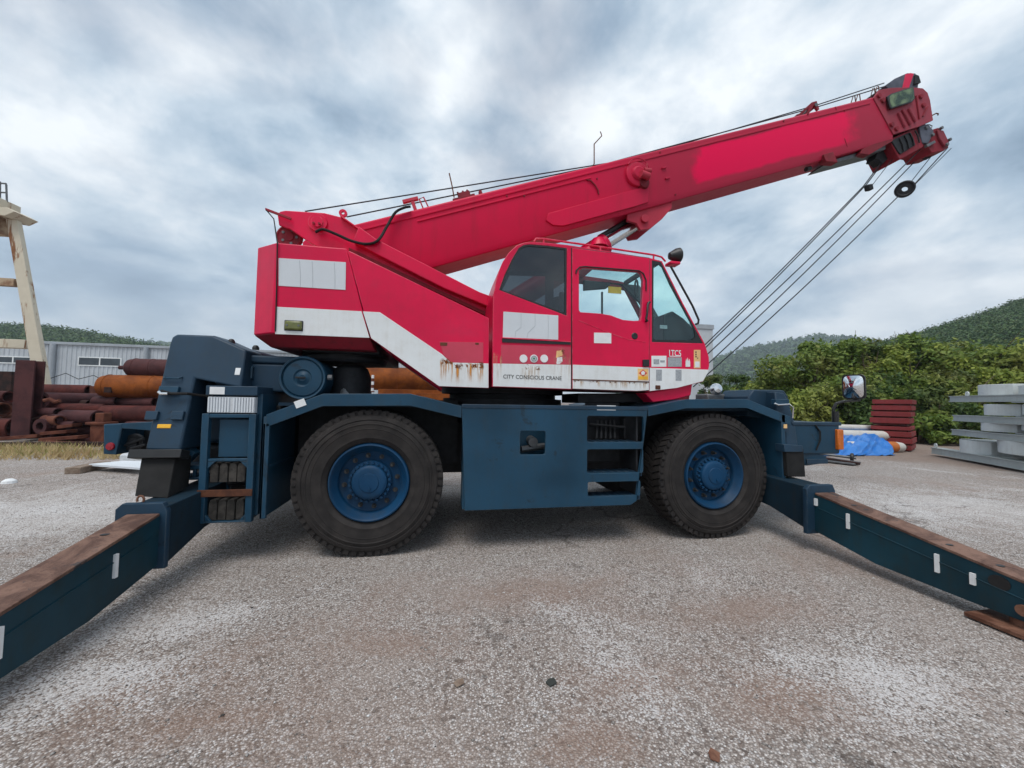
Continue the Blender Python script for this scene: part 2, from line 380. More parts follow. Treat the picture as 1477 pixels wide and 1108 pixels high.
def boom_mat():
    t = NT('boom_red_paint')
    a = t.mix(t.ramp(t.noise(.9, 5), .3, .7), (.54, .008, .050), (.66, .004, .056))
    a = t.mix(t.math('MULTIPLY', t.ramp(t.noise(1, 6, .6, t.map(t.pos, (10, 10, 1.2))), .5, .75), .25), a, (.26, .02, .03))
    spx = t.n('ShaderNodeSeparateXYZ'); t.put(spx.inputs[0], t.pos)
    a = t.mix(t.ramp(t.math('ADD', spx.outputs[0], t.noise(1.2, 4)), 2.6, 4.6, 0, .75), a, t.mix(t.noise(2.5, 6), (.36, .020, .050), (.44, .024, .058)))
    # made-up patch of brighter red added over the middle of the outer half
    sp = t.n('ShaderNodeSeparateXYZ'); t.put(sp.inputs[0], t.pos)
    P0, P1 = U(1000, 240, Y=-.22), U(1228, 180, Y=-.22)
    wob = t.math('MULTIPLY', t.math('SUBTRACT', t.noise(2.2, 4), .5), .9)
    sx = t.math('ADD', sp.outputs[0], wob)
    f = t.math('MULTIPLY', t.ramp(sx, P0.x-.12, P0.x+.12), t.ramp(sx, P1.x-.15, P1.x+.15, 1, 0))
    ax = math.tan(R(20.17)); T0 = U(521, 323, Y=-.22)
    n = t.math('SUBTRACT', t.math('SUBTRACT', sp.outputs[2], T0.z), t.math('MULTIPLY', t.math('SUBTRACT', sp.outputs[0], T0.x), ax))
    n = t.math('ADD', n, t.math('MULTIPLY', wob, .12))
    f = t.math('MULTIPLY', f, t.math('MULTIPLY', t.ramp(n, -.66, -.60), t.ramp(n, -.13, -.09, 1, 0)))
    a = t.mix(f, a, (.86, .0, .075))
    return t.pbr(a, t.math('ADD', .32, t.math('MULTIPLY', t.noise(8, 5), .2)), normal=t.bump(t.noise(30, 3), .05, .004), spec=.18)
M['boom'] = boom_mat()
def ground_mat():
    t = NT('worn_chip_asphalt')
    big = t.noise(.33, 4, .6); mid = t.noise(1.7, 5, .65)
    spp = t.n('ShaderNodeSeparateXYZ'); t.put(spp.inputs[0], t.pos)
    X_, Y_ = spp.outputs[0], spp.outputs[1]
    edge = t.math('MULTIPLY', t.math('SUBTRACT', t.noise(2.1, 8, .74, dist=.8), .5), 3.4)
    def patch(lst):
        acc = None
        for (px, py, rx, ry) in lst:
            c = U(px, py, Z=0)
            d = t.math('SQRT', t.math('ADD', t.math('POWER', t.math('DIVIDE', t.math('SUBTRACT', X_, c.x), rx), 2.), t.math('POWER', t.math('DIVIDE', t.math('SUBTRACT', Y_, c.y), ry), 2.)))
            m = t.ramp(t.math('ADD', d, edge), .0, 1.5, 1, 0); acc = m if acc is None else t.math('MAXIMUM', acc, m)
        return acc
    rnd = t.ramp(t.noise(.55, 6, .62, t.map(t.pos, (1, 1, 1), (5.3, 2.1, 0)), .8), .52, .68)
    brown = t.math('MAXIMUM', t.math('MULTIPLY', rnd, .7), patch(((900, 985, .50, .22), (1130, 1010, .42, .2), (560, 930, .55, .22), (760, 850, .8, .3), (1080, 880, .6, .25), (860, 1070, .3, .12), (300, 1040, .5, .15))))
    pale_r = t.ramp(t.noise(.7, 6, .65, t.map(t.pos, (1, 1, 1), (-4.1, 7.7, 0)), .7), .52, .70)
    pale = t.math('MAXIMUM', t.math('MULTIPLY', pale_r, .8), patch(((120, 990, .6, .30), (250, 900, .5, .3), (1260, 980, .6, .35), (60, 740, 2.2, 1.3), (1350, 730, 2.5, 1.2))))
    pale = t.math('MULTIPLY', pale, t.math('SUBTRACT', 1., t.math('MULTIPLY', brown, .55)))
    cell = t.vor(105, out='Color'); sp = t.n('ShaderNodeSeparateColor'); t.put(sp.inputs[0], cell)
    cell2 = t.vor(52, t.map(t.pos, (1, 1, 1), (3.3, 1.2, 0)), out='Color'); sp2 = t.n('ShaderNodeSeparateColor'); t.put(sp2.inputs[0], cell2)
    d1 = t.vor(105)
    chip = t.mix(t.ramp(sp.outputs[0], 0, 1), (.20, .162, .14), (.56, .505, .465))
    chip = t.mix(t.ramp(sp.outputs[1], .80, .86), chip, (.76, .735, .715))
    chip = t.mix(t.ramp(sp2.outputs[0], .93, .96), chip, (.62, .60, .585))
    chip = t.mix(t.ramp(sp2.outputs[1], .93, .96), chip, (.10, .084, .076))
    base = t.mix(t.ramp(d1, .35, .62, 0, .7), chip, (.115, .090, .076))
    base = t.mix(t.math('MULTIPLY', brown, .62), base, t.mix(t.noise(50, 3), (.17, .10, .07), (.31, .205, .155)))
    base = t.mix(t.math('MULTIPLY', t.ramp(t.math('ADD', t.math('MULTIPLY', pale, .55), t.math('MULTIPLY', sp.outputs[2], .8)), .62, 1.05), .85), base, (.66, .645, .64))
    base = t.mix(t.ramp(mid, .3, .7, .25, 0), base, (.27, .212, .178))
    base = t.mix(t.ramp(big, .4, .7, .0, .22), base, (.47, .42, .385))
    # oil drips and dark grit
    base = t.mix(t.ramp(t.noise(3.1, 9, .7, t.map(t.pos, (1, 1, 1), (9, 4, 0))), .62, .70, 0, .45), base, (.07, .058, .05))
    cn = t.n('ShaderNodeTexNoise'); t.put(cn.inputs['Vector'], t.pos); cn.inputs['Scale'].default_value = 1.1; cn.inputs['Detail'].default_value = 5
    cr = t.vor(.33, t.mix(.3, t.pos, t.mix(1., cn.outputs['Color'], (6., 6., 0.), 'MULTIPLY')), 'DISTANCE_TO_EDGE')
    ck = t.math('MULTIPLY', t.ramp(cr, .002, .008, 1, 0), t.ramp(t.noise(.5, 4), .48, .56))
    base = t.mix(t.math('MULTIPLY', ck, .5), base, (.08, .064, .056))
    wob = t.math('MULTIPLY', t.noise(.8, 5), 2.2)
    e = t.ramp(t.math('ADD', t.math('ADD', t.math('MULTIPLY', X_, .86), t.math('MULTIPLY', Y_, .5)), wob), 13.2, 14.6)
    base = t.mix(t.math('MULTIPLY', e, .75), base, t.mix(t.noise(6, 6, .65), (.15, .10, .075), (.31, .235, .19)))
    h = t.math('ADD', t.math('ADD', t.math('MULTIPLY', d1, -1.0), t.math('MULTIPLY', mid, .5)), t.math('MULTIPLY', ck, -1.2))
    return t.pbr(base, .9, normal=t.bump(h, .7, .010), spec=.25)
M['ground'] = ground_mat()
def leaf_mat(name, a, b, c, trans=.3):
    t = NT(name); r = t.geo.outputs['Random Per Island']
    k = t.mix(t.ramp(r, 0, 1, smooth=False), a, b); k = t.mix(t.ramp(t.noise(.55, 3), .45, .7), k, c)
    d = t.n('ShaderNodeBsdfPrincipled'); t.put(d.inputs['Base Color'], k); d.inputs['Roughness'].default_value = .55; d.inputs['Specular IOR Level'].default_value = .25
    tl = t.n('ShaderNodeBsdfTranslucent'); t.put(tl.inputs[0], k); m = t.n('ShaderNodeMixShader'); m.inputs[0].default_value = trans
    t.put(m.inputs[1], d.outputs[0]); t.put(m.inputs[2], tl.outputs[0]); t.put(t.out.inputs[0], m.outputs[0]); return t.mat
M['leaf'] = leaf_mat('shrub_leaf', (.07, .13, .022), (.22, .29, .055), (.26, .26, .07))
M['leaf_b'] = leaf_mat('yellow_green_leaf', (.14, .20, .03), (.33, .37, .07), (.24, .26, .06))
M['leaf_c'] = leaf_mat('dark_green_leaf', (.032, .072, .018), (.11, .17, .04), (.15, .16, .045))
M['leaf_far'] = leaf_mat('hill_forest_leaf', (.028, .07, .018), (.075, .14, .034), (.10, .13, .035), .15)
M['bark'] = rusty('bark', (.07, .05, .035), (.13, .10, .07), .9)
M['straw'] = leaf_mat('dry_straw', (.38, .27, .12), (.62, .50, .27), (.42, .29, .14), .2)

# ------------------------------------------------------------------ the ground
gm = MB(); gm.add([(-2500,-2500,0),(2500,-2500,0),(2500,2500,0),(-2500,2500,0)], [(0,1,2,3)])
g = gm.build('ground', M['ground'], loc=(0,0,0)); g['kind'] = 'structure'

# ------------------------------------------------------------------ the crane
YN = -1.31      # near side of the carrier
YS = -1.20      # near side of the superstructure
crane = tag(empty('mobile_crane', (1.825, 0, 0)), 'red and dark blue mobile crane with raised boom and spread outrigger beams', 'crane')
def part(mb, name, mat, parent=crane, **k): return mb.build(name, mat, parent, **k)

# ---- chassis
chassis = part(MB().box(-1.9, 5.0, -.45, .45, .62, 1.22), 'chassis_frame', M['grime'], bevel=.01)
for xw in (0, 3.65):
    a = MB().cyl((xw, -1.0, .685), (xw, 1.0, .685), .13, 16); a.box(xw-.22, xw+.22, -.28, .28, .46, .95)
    part(a, 'axle', M['grime'], bevel=.01)
part(MB().cyl((.25, -.2, .66), (3.4, -.2, .66), .05, 12), 'drive_shaft', M['grime'])
part(MB().cyl((.3, .55, .60), (3.3, .55, .60), .035, 10), 'steering_rod', M['steel'])
deck = part(MB().box(-.9, 4.55, -1.02, 1.02, 1.395, 1.425), 'deck_plate', M['blue2'])

# ---- side box between the wheels: outer plate with an inspection opening and step openings
def px_rect(x0, y0, x1, y1, Y): return XZ([(x0, y0), (x1, y0), (x1, y1), (x0, y1)], Y)
def rrect(x0, y0, x1, y1, Y, r=.02):
    a = U(x0, y1, Y=Y); b = U(x1, y0, Y=Y); X0, X1, Z0, Z1 = a.x, b.x, a.z, b.z; o = []
    for cx, cz, st in ((X1-r, Z1-r, 0), (X0+r, Z1-r, 90), (X0+r, Z0+r, 180), (X1-r, Z0+r, 270)):
        for k in (0, 30, 60, 90): o.append((cx+r*math.cos(R(st+k)), cz+r*math.sin(R(st+k))))
    return o
bx_out = [(.847, 1.424), (.895, .409), (2.62, .409), (2.69, .45), (2.815, 1.424)]
hole = rrect(750, 622, 787, 656, YN)
steps = [rrect(847, 601, 928, 638, YN), rrect(847, 648, 927, 683, YN), rrect(847, 693, 924, 718, YN)]
side = plate('side_box', bx_out, [hole]+steps, YN, YN+.035, M['blue'], crane, .006)
sb = MB()
xs0 = steps[0][4][0]-.02
sb.box(.90, xs0-.01, YN+.30, YN+.33, .42, 1.41)                      # back wall of the box
sb.box(.90, xs0-.01, YN+.036, YN+.33, .415, .435); sb.box(xs0-.03, xs0-.01, YN+.036, YN+.30, .436, 1.40)
sb.box(.872, .90, YN+.036, YN+.33, .415, 1.41)
part(sb, 'box_lining', M['blue'], side)
ft = MB(); h0 = U(768, 640, Y=YN+.2)
ft.cyl((h0.x-.12, YN+.2, h0.z-.06), (h0.x+.14, YN+.24, h0.z-.03), .035, 10); ft.cyl((h0.x, YN+.16, h0.z+.02), (h0.x, YN+.3, h0.z+.03), .05, 12)
part(ft, 'valve', M['steel'], side)
for i, st in enumerate(steps):
    z = min(p[1] for p in st); x0 = min(p[0] for p in st); x1 = max(p[0] for p in st)
    tr = MB().box(x0-.01, x1+.01, YN+.03, YN+.26, z-.045, z-.004)
    for k in range(7): tr.box(x0+.01+k*(x1-x0)/7, x0+.01+k*(x1-x0)/7+.035, YN+.05, YN+.24, z-.004, z+.003)
    part(tr, 'step', M['blue2'], side, bevel=.003)
sk = MB().box(xs0, 2.80, YN+.42, YN+.44, .80, 1.40); sk.box(2.70, 2.72, YN+.04, YN+.42, .50, 1.40)
part(sk, 'step_backing', M['grime'], side)
hy = MB(); c = U(888, 620, Y=YN+.28)
for k in range(5): hy.cyl((c.x-.22+k*.055, YN+.30, c.z-.10), (c.x-.18+k*.05, YN+.36, c.z+.10), .016, 8)
hy.box(c.x+.10, c.x+.25, YN+.28, YN+.38, c.z-.10, c.z+.12); hy.cyl((c.x-.3, YN+.3, c.z+.06), (c.x+.1, YN+.27, c.z+.03), .014, 8)
part(hy, 'hydraulic_valves', M['grime'], side)
tg = MB()
for k in range(3): tg.box(c.x+.135+k*.035, c.x+.158+k*.035, YN+.272, YN+.279, c.z-.085, c.z-.035)
part(tg, 'white_tag', M['decal_w'], side)
lw = XZ([(861, 586), (888, 592)], YN); pl = MB().box(lw[0][0], lw[1][0], YN-.004, YN+.002, lw[1][1], lw[0][1]+.01)
part(pl, 'name_plate', M['alu'], side)
rim_ = MB().box(.85, 2.815, YN-.006, YN+.05, 1.40, 1.437); part(rim_, 'box_edge', M['blue2'], side, bevel=.004)
# far side box
part(MB().prism(bx_out, 1.0, 1.31), 'side_box', M['blue'], bevel=.008)
part(MB().box(.95, 2.65, -.85, .85, .78, 1.39), 'hydraulic_tank', M['grime'], bevel=.02)

# ---- fenders
def fender(pts_px, Y, depth_to, drop, mir=False):
    p = XZ(pts_px, Y); s = -1 if not mir else 1
    q = [(x, z-drop) for x, z in p]
    y0, y1 = (Y, Y+.02)
    m = MB(); poly = p+q[::-1]
    if mir: y0, y1 = -Y-.02, -Y
    m.loft([[(x, y0, z) for x, z in poly], [(x, y1, z) for x, z in poly]])
    up = [(x, z-.004) for x, z in p]; lo = [(x, z-.03) for x, z in p]; poly = up+lo[::-1]
    m.loft([[(x, y1 if not mir else -depth_to, z) for x, z in poly], [(x, depth_to if not mir else y0, z) for x, z in poly]])
    return m
FR = [(384, 598), (466, 568), (592, 568), (666, 586)]
FF = [(935, 587), (990, 576), (1078, 576), (1140, 601)]
fr = part(fender(FR, YN, -.62, .115), 'rear_fender', M['blue'], bevel=.004)
ff = part(fender(FF, YN, -.62, .10), 'front_fender', M['blue'], bevel=.004)
part(fender(FR, YN, -.62, .115, True), 'rear_fender', M['blue']); part(fender(FF, YN, -.62, .10, True), 'front_fender', M['blue'])
# wheel-well walls
x0 = XZ([(384, 598)], YN)[0][0]
for s in (-1, 1):
    ya, yb = sorted((s*1.31, s*.60))
    w = MB().box(x0-.02, x0, ya, yb, .40, 1.30); w.box(x0-.02, x0+.03, *sorted((s*1.31, s*1.28)), .40, 1.24)
    w.box(x0, x0+.02, ya+.03, yb-.03, .83, .86)
    part(w, 'wheel_well_wall', M['blue'], bevel=.004)
    part(MB().box(-.85, .84, *sorted((s*.60, s*.56)), .75, 1.47), 'wheel_well_back', M['grime'])
    part(MB().box(2.84, 4.52, *sorted((s*.60, s*.56)), .75, 1.47), 'wheel_well_back', M['grime'])
xf = XZ([(1132, 690)], YN)[0][0]
for s in (-1, 1):
    ya, yb = sorted((s*1.31, s*.60))
    part(MB().box(xf-.03, xf+.02, ya, yb, .62, 1.37), 'wheel_well_wall', M['blue'], bevel=.005)
m = MB(); a = U(433, 582, Y=YN-.003); d = Vector((.467, 0, .194)).normalized(); n = Vector((-d.z, 0, d.x))
m.obox((a.x, YN-.004, a.z), d*.045, (0, .003, 0), n*.032); part(m, 'sticker', M['decal_w'], fr)

# ---- wheels
TR = .685
def tyre_mesh():
    m = MB()
    m.lathe([(.365,.06),(.375,.015),(.40,-.005),(.415,-.012),(.42,-.018),(.428,-.019),(.436,-.017),(.46,-.022),(.53,-.026),(.545,-.026),(.550,-.031),(.556,-.031),(.560,-.0235),(.575,-.021),(.580,-.015),(.588,-.015),(.593,-.021),(.625,-.012),(.646,.012),(.652,.035),(.655,.36),(.61,.40),(.5,.425),(.38,.38),(.365,.33)], (0,0,0), (0,1,0), 96)
    m.lathe([(.505,-.0262),(.508,-.029),(.512,-.0262)], (0,0,0), (0,1,0), 96)
    n = 58
    for k in range(n):
        for side in range(2):
            a = 2*math.pi*(k+.5*side)/n
            e = Vector((math.cos(a), 0, math.sin(a))); t = Vector((-math.sin(a), 0, math.cos(a)))
            y = .075 if side == 0 else .30
            sk_ = (.30 if side == 0 else -.30)
            m.obox(e*.665+Vector((0, y, 0)), t*.0285, (Vector((0, 1, 0))+t*sk_)*.062, e*.020)
            if side == 0: m.obox(e*.646+Vector((0, .014, 0)), t*.023, (0, .016, 0), e*.030)
        a = 2*math.pi*(k+.25)/n
        e = Vector((math.cos(a), 0, math.sin(a))); t = Vector((-math.sin(a), 0, math.cos(a)))
        m.obox(e*.665+Vector((0, .187, 0)), t*.030, (Vector((0, 1, 0))-t*.35)*.040, e*.020)
    return m
def tyre_mat():
    t = NT('dusty_tyre_rubber'); tc = t.n('ShaderNodeTexCoord')
    k = t.mix(t.ramp(t.noise(7, 6), .35, .7), (.018, .0155, .015), (.033, .0285, .0265))
    k = t.mix(t.ramp(t.noise(3.2, 6), .5, .8, 0, .3), k, (.05, .04, .035))
    return t.pbr(k, .78, normal=t.bump(t.noise(90, 3), .12, .003), spec=.3)
M['tyre'] = tyre_mat()
def wheel_proto(x, y, flip=False):
    w = empty('wheel', (x, y, TR), crane)
    ty = tyre_mesh().build('tyre', M['tyre'], None, loc=(0, 0, 0))
    rm = MB().lathe([(.372,.03),(.362,-.006),(.350,-.010),(.338,.0),(.328,.03),(.300,.055),(.292,.07),(.288,.105),(.270,.115),(.18,.115),(0.001,.12)], (0,0,0), (0,1,0), 64).build('rim', M['bluerim'], None, loc=(0,0,0))
    hb = MB().lathe([(.20,.12),(.20,.075),(.195,.055),(.165,.05),(.162,.02),(.158,.005),(.145,-.005),(.13,-.010),(.09,-.010),(.085,-.018),(.001,-.020)], (0,0,0), (0,1,0), 48)
    for k in range(24):
        a = 2*math.pi*k/24; p = Vector((math.cos(a)*.181, .055, math.sin(a)*.181)); hb.cyl(p+Vector((0, .02, 0)), p-Vector((0, .034, 0)), .0135, 6)
    hb.cyl((.012, -.015, -.045), (.012, -.034, -.045), .012, 8)
    hb = hb.build('hub', M['bluerim'], None, loc=(0,0,0))
    nut = MB().cyl((0, .01, 0), (0, -.028, 0), .017, 6); nut.cyl((0, -.028, 0), (0, -.05, 0), .010, 8); nut.cyl((0, .012, 0), (0, -.004, 0), .024, 10)
    kids = [ty, rm, hb]
    n0 = nut.build('wheel_nut', M['nut'], None, loc=(0,0,0))
    for k in range(12):
        o = n0 if k == 0 else n0.copy()
        if k: col.objects.link(o)
        a = 2*math.pi*(k+.5)/12; o.location = (math.cos(a)*.245, .110, math.sin(a)*.245); kids.append(o)
    for o in kids: o.parent = w
    return w
w0 = wheel_proto(0, -1.26)
def dup_wheel(x, y, rz):
    w = w0.copy(); col.objects.link(w); w.location = Vector((x, y, TR))-WL[crane.name]; w.rotation_euler = (0, 0, rz)
    for ch in list(w0.children):
        c = ch.copy(); col.objects.link(c); c.parent = w
    return w
w1 = dup_wheel(3.65, -1.26, R(1.5)); dup_wheel(0, 1.26, math.pi); dup_wheel(3.65, 1.26, math.pi)
w0.rotation_euler = (0, R(7), 0)

# ---- outriggers: sleeve through the carrier, sliding beam sloping down, float plate
SL = .165
def outrigger(xa, xb, side, tip, marks, near):
    """beam between x planes xa..xb; slopes down outwards to the side (-1 near, +1 far)"""
    def q(y, dz): return (y*-side*-1, dz)
    m = []
    def sec(y, zt, zb, x0, x1):
        yy = y if side < 0 else -y
        return [(x0, yy, zb), (x1, yy, zb), (x1, yy, zt), (x0, yy, zt)]
    top = lambda y: .575+SL*(y+1.80)
    arm = MB().loft([sec(-.2, .70, .42, xa-.035, xb+.035), sec(-1.24, .655, .325, xa-.035, xb+.035), sec(-1.74, .64, .195, xa-.035, xb+.035)])
    sl = arm.build('outrigger_sleeve', M['sleeve'], crane, bevel=.006)
    fl = MB(); yy0, yy1 = -1.75, -1.70
    zt, zb = top(-1.75)+.055, top(-1.75)-.40
    ring = [(xa-.09, zb), (xb+.045, zb), (xb+.045, zt-.03), (xb+.015, zt+.03), (xa-.05, zt+.03), (xa-.09, zt-.01)]
    if side > 0: yy0, yy1 = 1.70, 1.75
    hole_ = [(xa+.004, zb+.05), (xb-.004, zb+.05), (xb-.004, zt-.085), (xa+.004, zt-.085)]
    plate('sleeve_collar', ring, [], yy0, yy1, M['blue2'], sl, .006)
    bm_ = MB().loft([sec(-1.5, top(-1.5), top(-1.5)-.37, xa, xb), sec(-2.3, top(-2.3), top(-2.3)-.385, xa, xb), sec(-2.9, top(-2.9), top(-2.9)-.30, xa, xb), sec(tip, top(tip), top(tip)-.24, xa, xb)])
    bo = bm_.build('outrigger_beam', M['beam'], crane, bevel=.005)
    tp = MB().loft([[(p[0]+(-.006 if i in (0, 3) else .006), p[1], p[2]) for i, p in enumerate(sec(y, top(y)+.014, top(y)-.006, xa, xb))] for y in (-1.76, tip)])
    tp.build('top_plate', M['rustplate'], bo, bevel=.003)
    for y in (-2.06, -2.75, -3.02):
        if y < tip: continue
        yy = y if side < 0 else -y
        h = MB().lathe([(.026, .0), (.026, .003), (.001, .003)], (0, 0, 0), (0, 0, 1), 14)
        h.v = [(a+(xa+xb)/2-.02, b*.8+yy, c_+top(y)+.0135) for a, b, c_ in h.v]; h.build('bolt_hole', M['black'], bo)
    if near:
        for (y, zo, hh, ww) in marks:
            xx = xb+.008 if near == 'r' else xa-.008
            MB().obox((xx, y, top(y)-zo), (.008, 0, 0), (0, ww, 0), (0, 0, hh)).build('reflector', M['decal_w'], bo)
        xx = xb+.001 if near == 'r' else xa-.001
        wl = MB(); wl.tube([(xx, -1.78, top(-1.78)-.13), (xx, tip, top(tip)-.11)], .005, 6)
        wl.build('weld_seam', M['beam'], bo)
    yt = tip+.13 if side < 0 else -(tip+.13)
    f = MB().cyl((xa/2+xb/2, yt, .035), (xa/2+xb/2, yt, top(tip)-.2), .07, 14); f.box(xa/2+xb/2-.19, xa/2+xb/2+.19, yt-.16, yt+.20, .012, .04)
    f.build('float_plate', M['rusttop'], crane, bevel=.004)
    return bo, sl
RL, RR = (-1.60, -1.40), (4.40, 4.61)
b1, s1 = outrigger(*RL, -1, -3.25, [(-2.14, .15, .075, .012), (-2.80, .13, .075, .012)], 'r')
b2, s2 = outrigger(*RR, -1, -3.25, [(-1.74-.03, .075, .035, .014), (-2.08, .12, .068, .012), (-2.73, .13, .068, .012), (-2.93, .125, .040, .014)], 'l')
for r_ in (RL, RR): outrigger(*r_, 1, -2.35, [], None)
# oval lightening hole and pin near the tip of the front beam
yh = -3.06
hl = MB().lathe([(.055, 0), (.055, .003), (.001, .003)], (0, 0, 0), (-1, 0, 0), 20); hl.v = [(RR[0]-.001+a, yh+b, c_*.85+.36-.165*1.2+.135) for a, b, c_ in hl.v]
hl.build('lightening_hole', M['black'], b2)
pn = MB().cyl((RR[0]-.02, -3.17, .17), (RR[0]+.05, -3.17, .17), .035, 14); pn.build('float_pin', M['rusttop'], b2)
ey = MB().tube([(RL[0]+.05+.022*math.cos(a), -1.72, .69+.028*math.sin(a)) for a in np.linspace(-.6, 3.7, 12)], .008, 6); ey.build('eye_bolt', M['rusttop'], s1)

# ---- slanted jack housings
def slant_pts(pts, k0, sl): return [U(a, b, plane=((0, 1, -sl), k0)) for a, b in pts]
SLP = .246; K0 = -1.33-SLP*1.01
hp = slant_pts([(209, 649), (245, 494), (248, 486), (255, 482), (308, 484), (355, 505), (348, 560), (281, 546), (260, 650)], K0, SLP)
hm = MB().loft([hp, [p+Vector((0, .34, 0)) for p in hp]])
hs = part(hm, 'jack_housing', M['blue2'], bevel=.018, seg=3)
def on_slant(px, py, off=0): 
    p = U(px, py, plane=((0, 1, -SLP), K0)); return p+Vector((0, -off, off*SLP))
sx, sn, sz = Vector((1, 0, 0)), Vector((0, -1, SLP)).normalized(), Vector((0, SLP, 1)).normalized()
def slab(name, px, py, hw, hh, t, mat): 
    return MB().obox(on_slant(px, py)+sn*(t*.4), sx*hw, sn*t, sz*hh).build(name, mat, hs, bevel=.004)
slab('reflector', 237, 615, .052, .018, .004, M['decal_y'])
slab('clamp', 221, 600, .045, .038, .02, M['blue2']); slab('clamp', 258, 600, .045, .038, .02, M['blue2'])
slab('sticker', 343, 536, .022, .034, .003, M['decal_w'])
slab('hose_block', 246, 563, .075, .030, .022, M['blue'])
slab('ledge', 233, 656, .19, .035, .06, M['black'])
gh = MB().tube([on_slant(238, 544)+sn*.0, on_slant(239, 547)+sn*.03, on_slant(262, 547)+sn*.03, on_slant(263, 544)], .008, 6); gh.build('grab_handle', M['blue'], hs)
hp_ = [on_slant(236, 568)+sn*.06, on_slant(240, 571)+sn*.07, on_slant(250, 571)+sn*.07]
MB().tube(hp_, .013, 8).build('hose_fitting', M['chrome'], hs)
MB().tube([on_slant(238, 566)+sn*.05, on_slant(252, 570)+sn*.05, on_slant(275, 570)+sn*.05, U(292, 571, Y=-1.15), U(310, 573, Y=-1.1)], .012, 8).build('hydraulic_hose', M['rubber'], hs)
# rubber skirt between the housing and the sleeve
rp = [on_slant(208, 660, .03), on_slant(256, 662, .03)]; lowp = [U(194, 716, Y=-1.50), U(242, 719, Y=-1.50)]
sk_ = MB().loft([[rp[0], rp[1], rp[1]+Vector((0, .22, 0)), rp[0]+Vector((0, .22, 0))], [lowp[0], lowp[1], lowp[1]+Vector((0, .26, .04)), lowp[0]+Vector((0, .26, .04))]])
part(sk_, 'rubber_skirt', M['rubber'], bevel=.006)
# side cylinder end beside the housing
c = U(283, 545, Y=-1.02); m = MB().cyl((c.x-.02, c.y-.05, c.z), (c.x+.02, c.y+.06, c.z), .085, 20); m.cyl((c.x-.03, c.y-.075, c.z), (c.x, c.y, c.z), .05, 14)
part(m, 'cylinder_end', M['grime'], bevel=.005)
hz_ = MB()
for k in range(4):
    o = k*.035; hz_.tube([U(300+k*2, 600, Y=-1.0), U(279+k*5, 614, Y=-1.02-o*.3), U(275+k*5, 632, Y=-1.02-o*.3), U(284+k*4, 648, Y=-1.0)], .014, 8)
part(hz_, 'hydraulic_hose', M['rubber'])
lk = MB().obox(U(268, 655, Y=-1.12), (.05, 0, .06), (0, .05, 0), (-.05, 0, .05)); lk.box(U(254, 675, Y=-1.1).x, U(292, 675, Y=-1.1).x, -1.13, -.9, U(260, 677, Y=-1.1).z, U(260, 671, Y=-1.1).z)
lk.box(U(254, 675, Y=-1.1).x, U(292, 675, Y=-1.1).x, -1.13, -.9, U(260, 692, Y=-1.1).z, U(260, 688, Y=-1.1).z)
for k in (258, 268, 278): lk.box(U(k, 680, Y=-1.12).x, U(k+5, 680, Y=-1.12).x, -1.125, -1.10, U(260, 688, Y=-1.1).z, U(260, 674, Y=-1.1).z)
part(lk, 'link_bracket', M['blue'], bevel=.005)
# housing body across the carrier + hood
part(MB().box(-1.80, -1.30, -.72, 1.05, 1.0, 1.98), 'rear_hood', M['blue2'], bevel=.05, seg=3)
a, b = U(352, 512, Y=-1.0), U(412, 566, Y=-1.0)
hood = part(MB().box(a.x, b.x+.15, -1.0, 1.0, b.z, a.z-.08), 'engine_hood', M['blue2'], bevel=.02, seg=3)
part(MB().box(a.x+.005, b.x+.14, -1.01, 1.0, a.z-.076, a.z), 'hood_lid', M['blue2'], hood, bevel=.02, seg=3)
h = U(365, 538, Y=-1.0); MB().tube([(h.x, -1.0, h.z+.06), (h.x, -1.035, h.z+.05), (h.x, -1.035, h.z-.05), (h.x, -1.0, h.z-.06)], .011, 8).build('hood_handle', M['blue'], hood)
for q in ((334, 491), (369, 500)):
    k = U(*q, Y=-.95); MB().lathe([(.03, 0), (.03, .02), (.018, .04), (.001, .045)], (k.x, k.y, k.z-.03), (0, 0, 1), 12).build('rubber_stop', M['black'], hood)
# lower rear structure
part(MB().box(-1.36, -.90, -.95, .95, .62, 1.40), 'engine_block', M['grime'], bevel=.02)
part(MB().box(-1.78, -1.2, -.85, .85, .75, .98), 'rear_frame', M['grime'], bevel=.02)

# air-cleaner drum with domed blue cap
c = U(436, 545, Y=-1.08)
drum = part(MB().lathe([(.001,.0),(.03,-.004),(.05,.012),(.07,.018),(.085,.006),(.17,.012),(.185,.025),(.19,.0),(.205,-.004),(.212,.01),(.212,.06),(.20,.07),(.20,.55),(.001,.55)], (c.x, -1.08, c.z), (0, 1, 0), 48), 'air_cleaner', M['blue'])
MB().box(c.x-.06, c.x+.03, -1.096, -1.083, c.z-.008, c.z+.010).build('wing_nut', M['grime'], drum, bevel=.003)
MB().cyl((c.x+.225, -1.05, c.z+.01), (c.x+.265, -1.05, c.z+.01), .028, 10).build('clamp', M['steel'], drum)
m = MB().lathe([(.20,0),(.205,.02),(.205,.30),(.17,.40),(.11,.44),(.001,.45)], (-.33, -.62, 1.40), (0, 0, 1), 32)
part(m, 'exhaust_muffler', M['grime'])
e = U(510, 540, Y=-.6); part(MB().cyl((e.x-.02, -.75, 1.42), (e.x-.06, -.75, 1.78), .10, 20, .04), 'exhaust_cone', M['steel'])

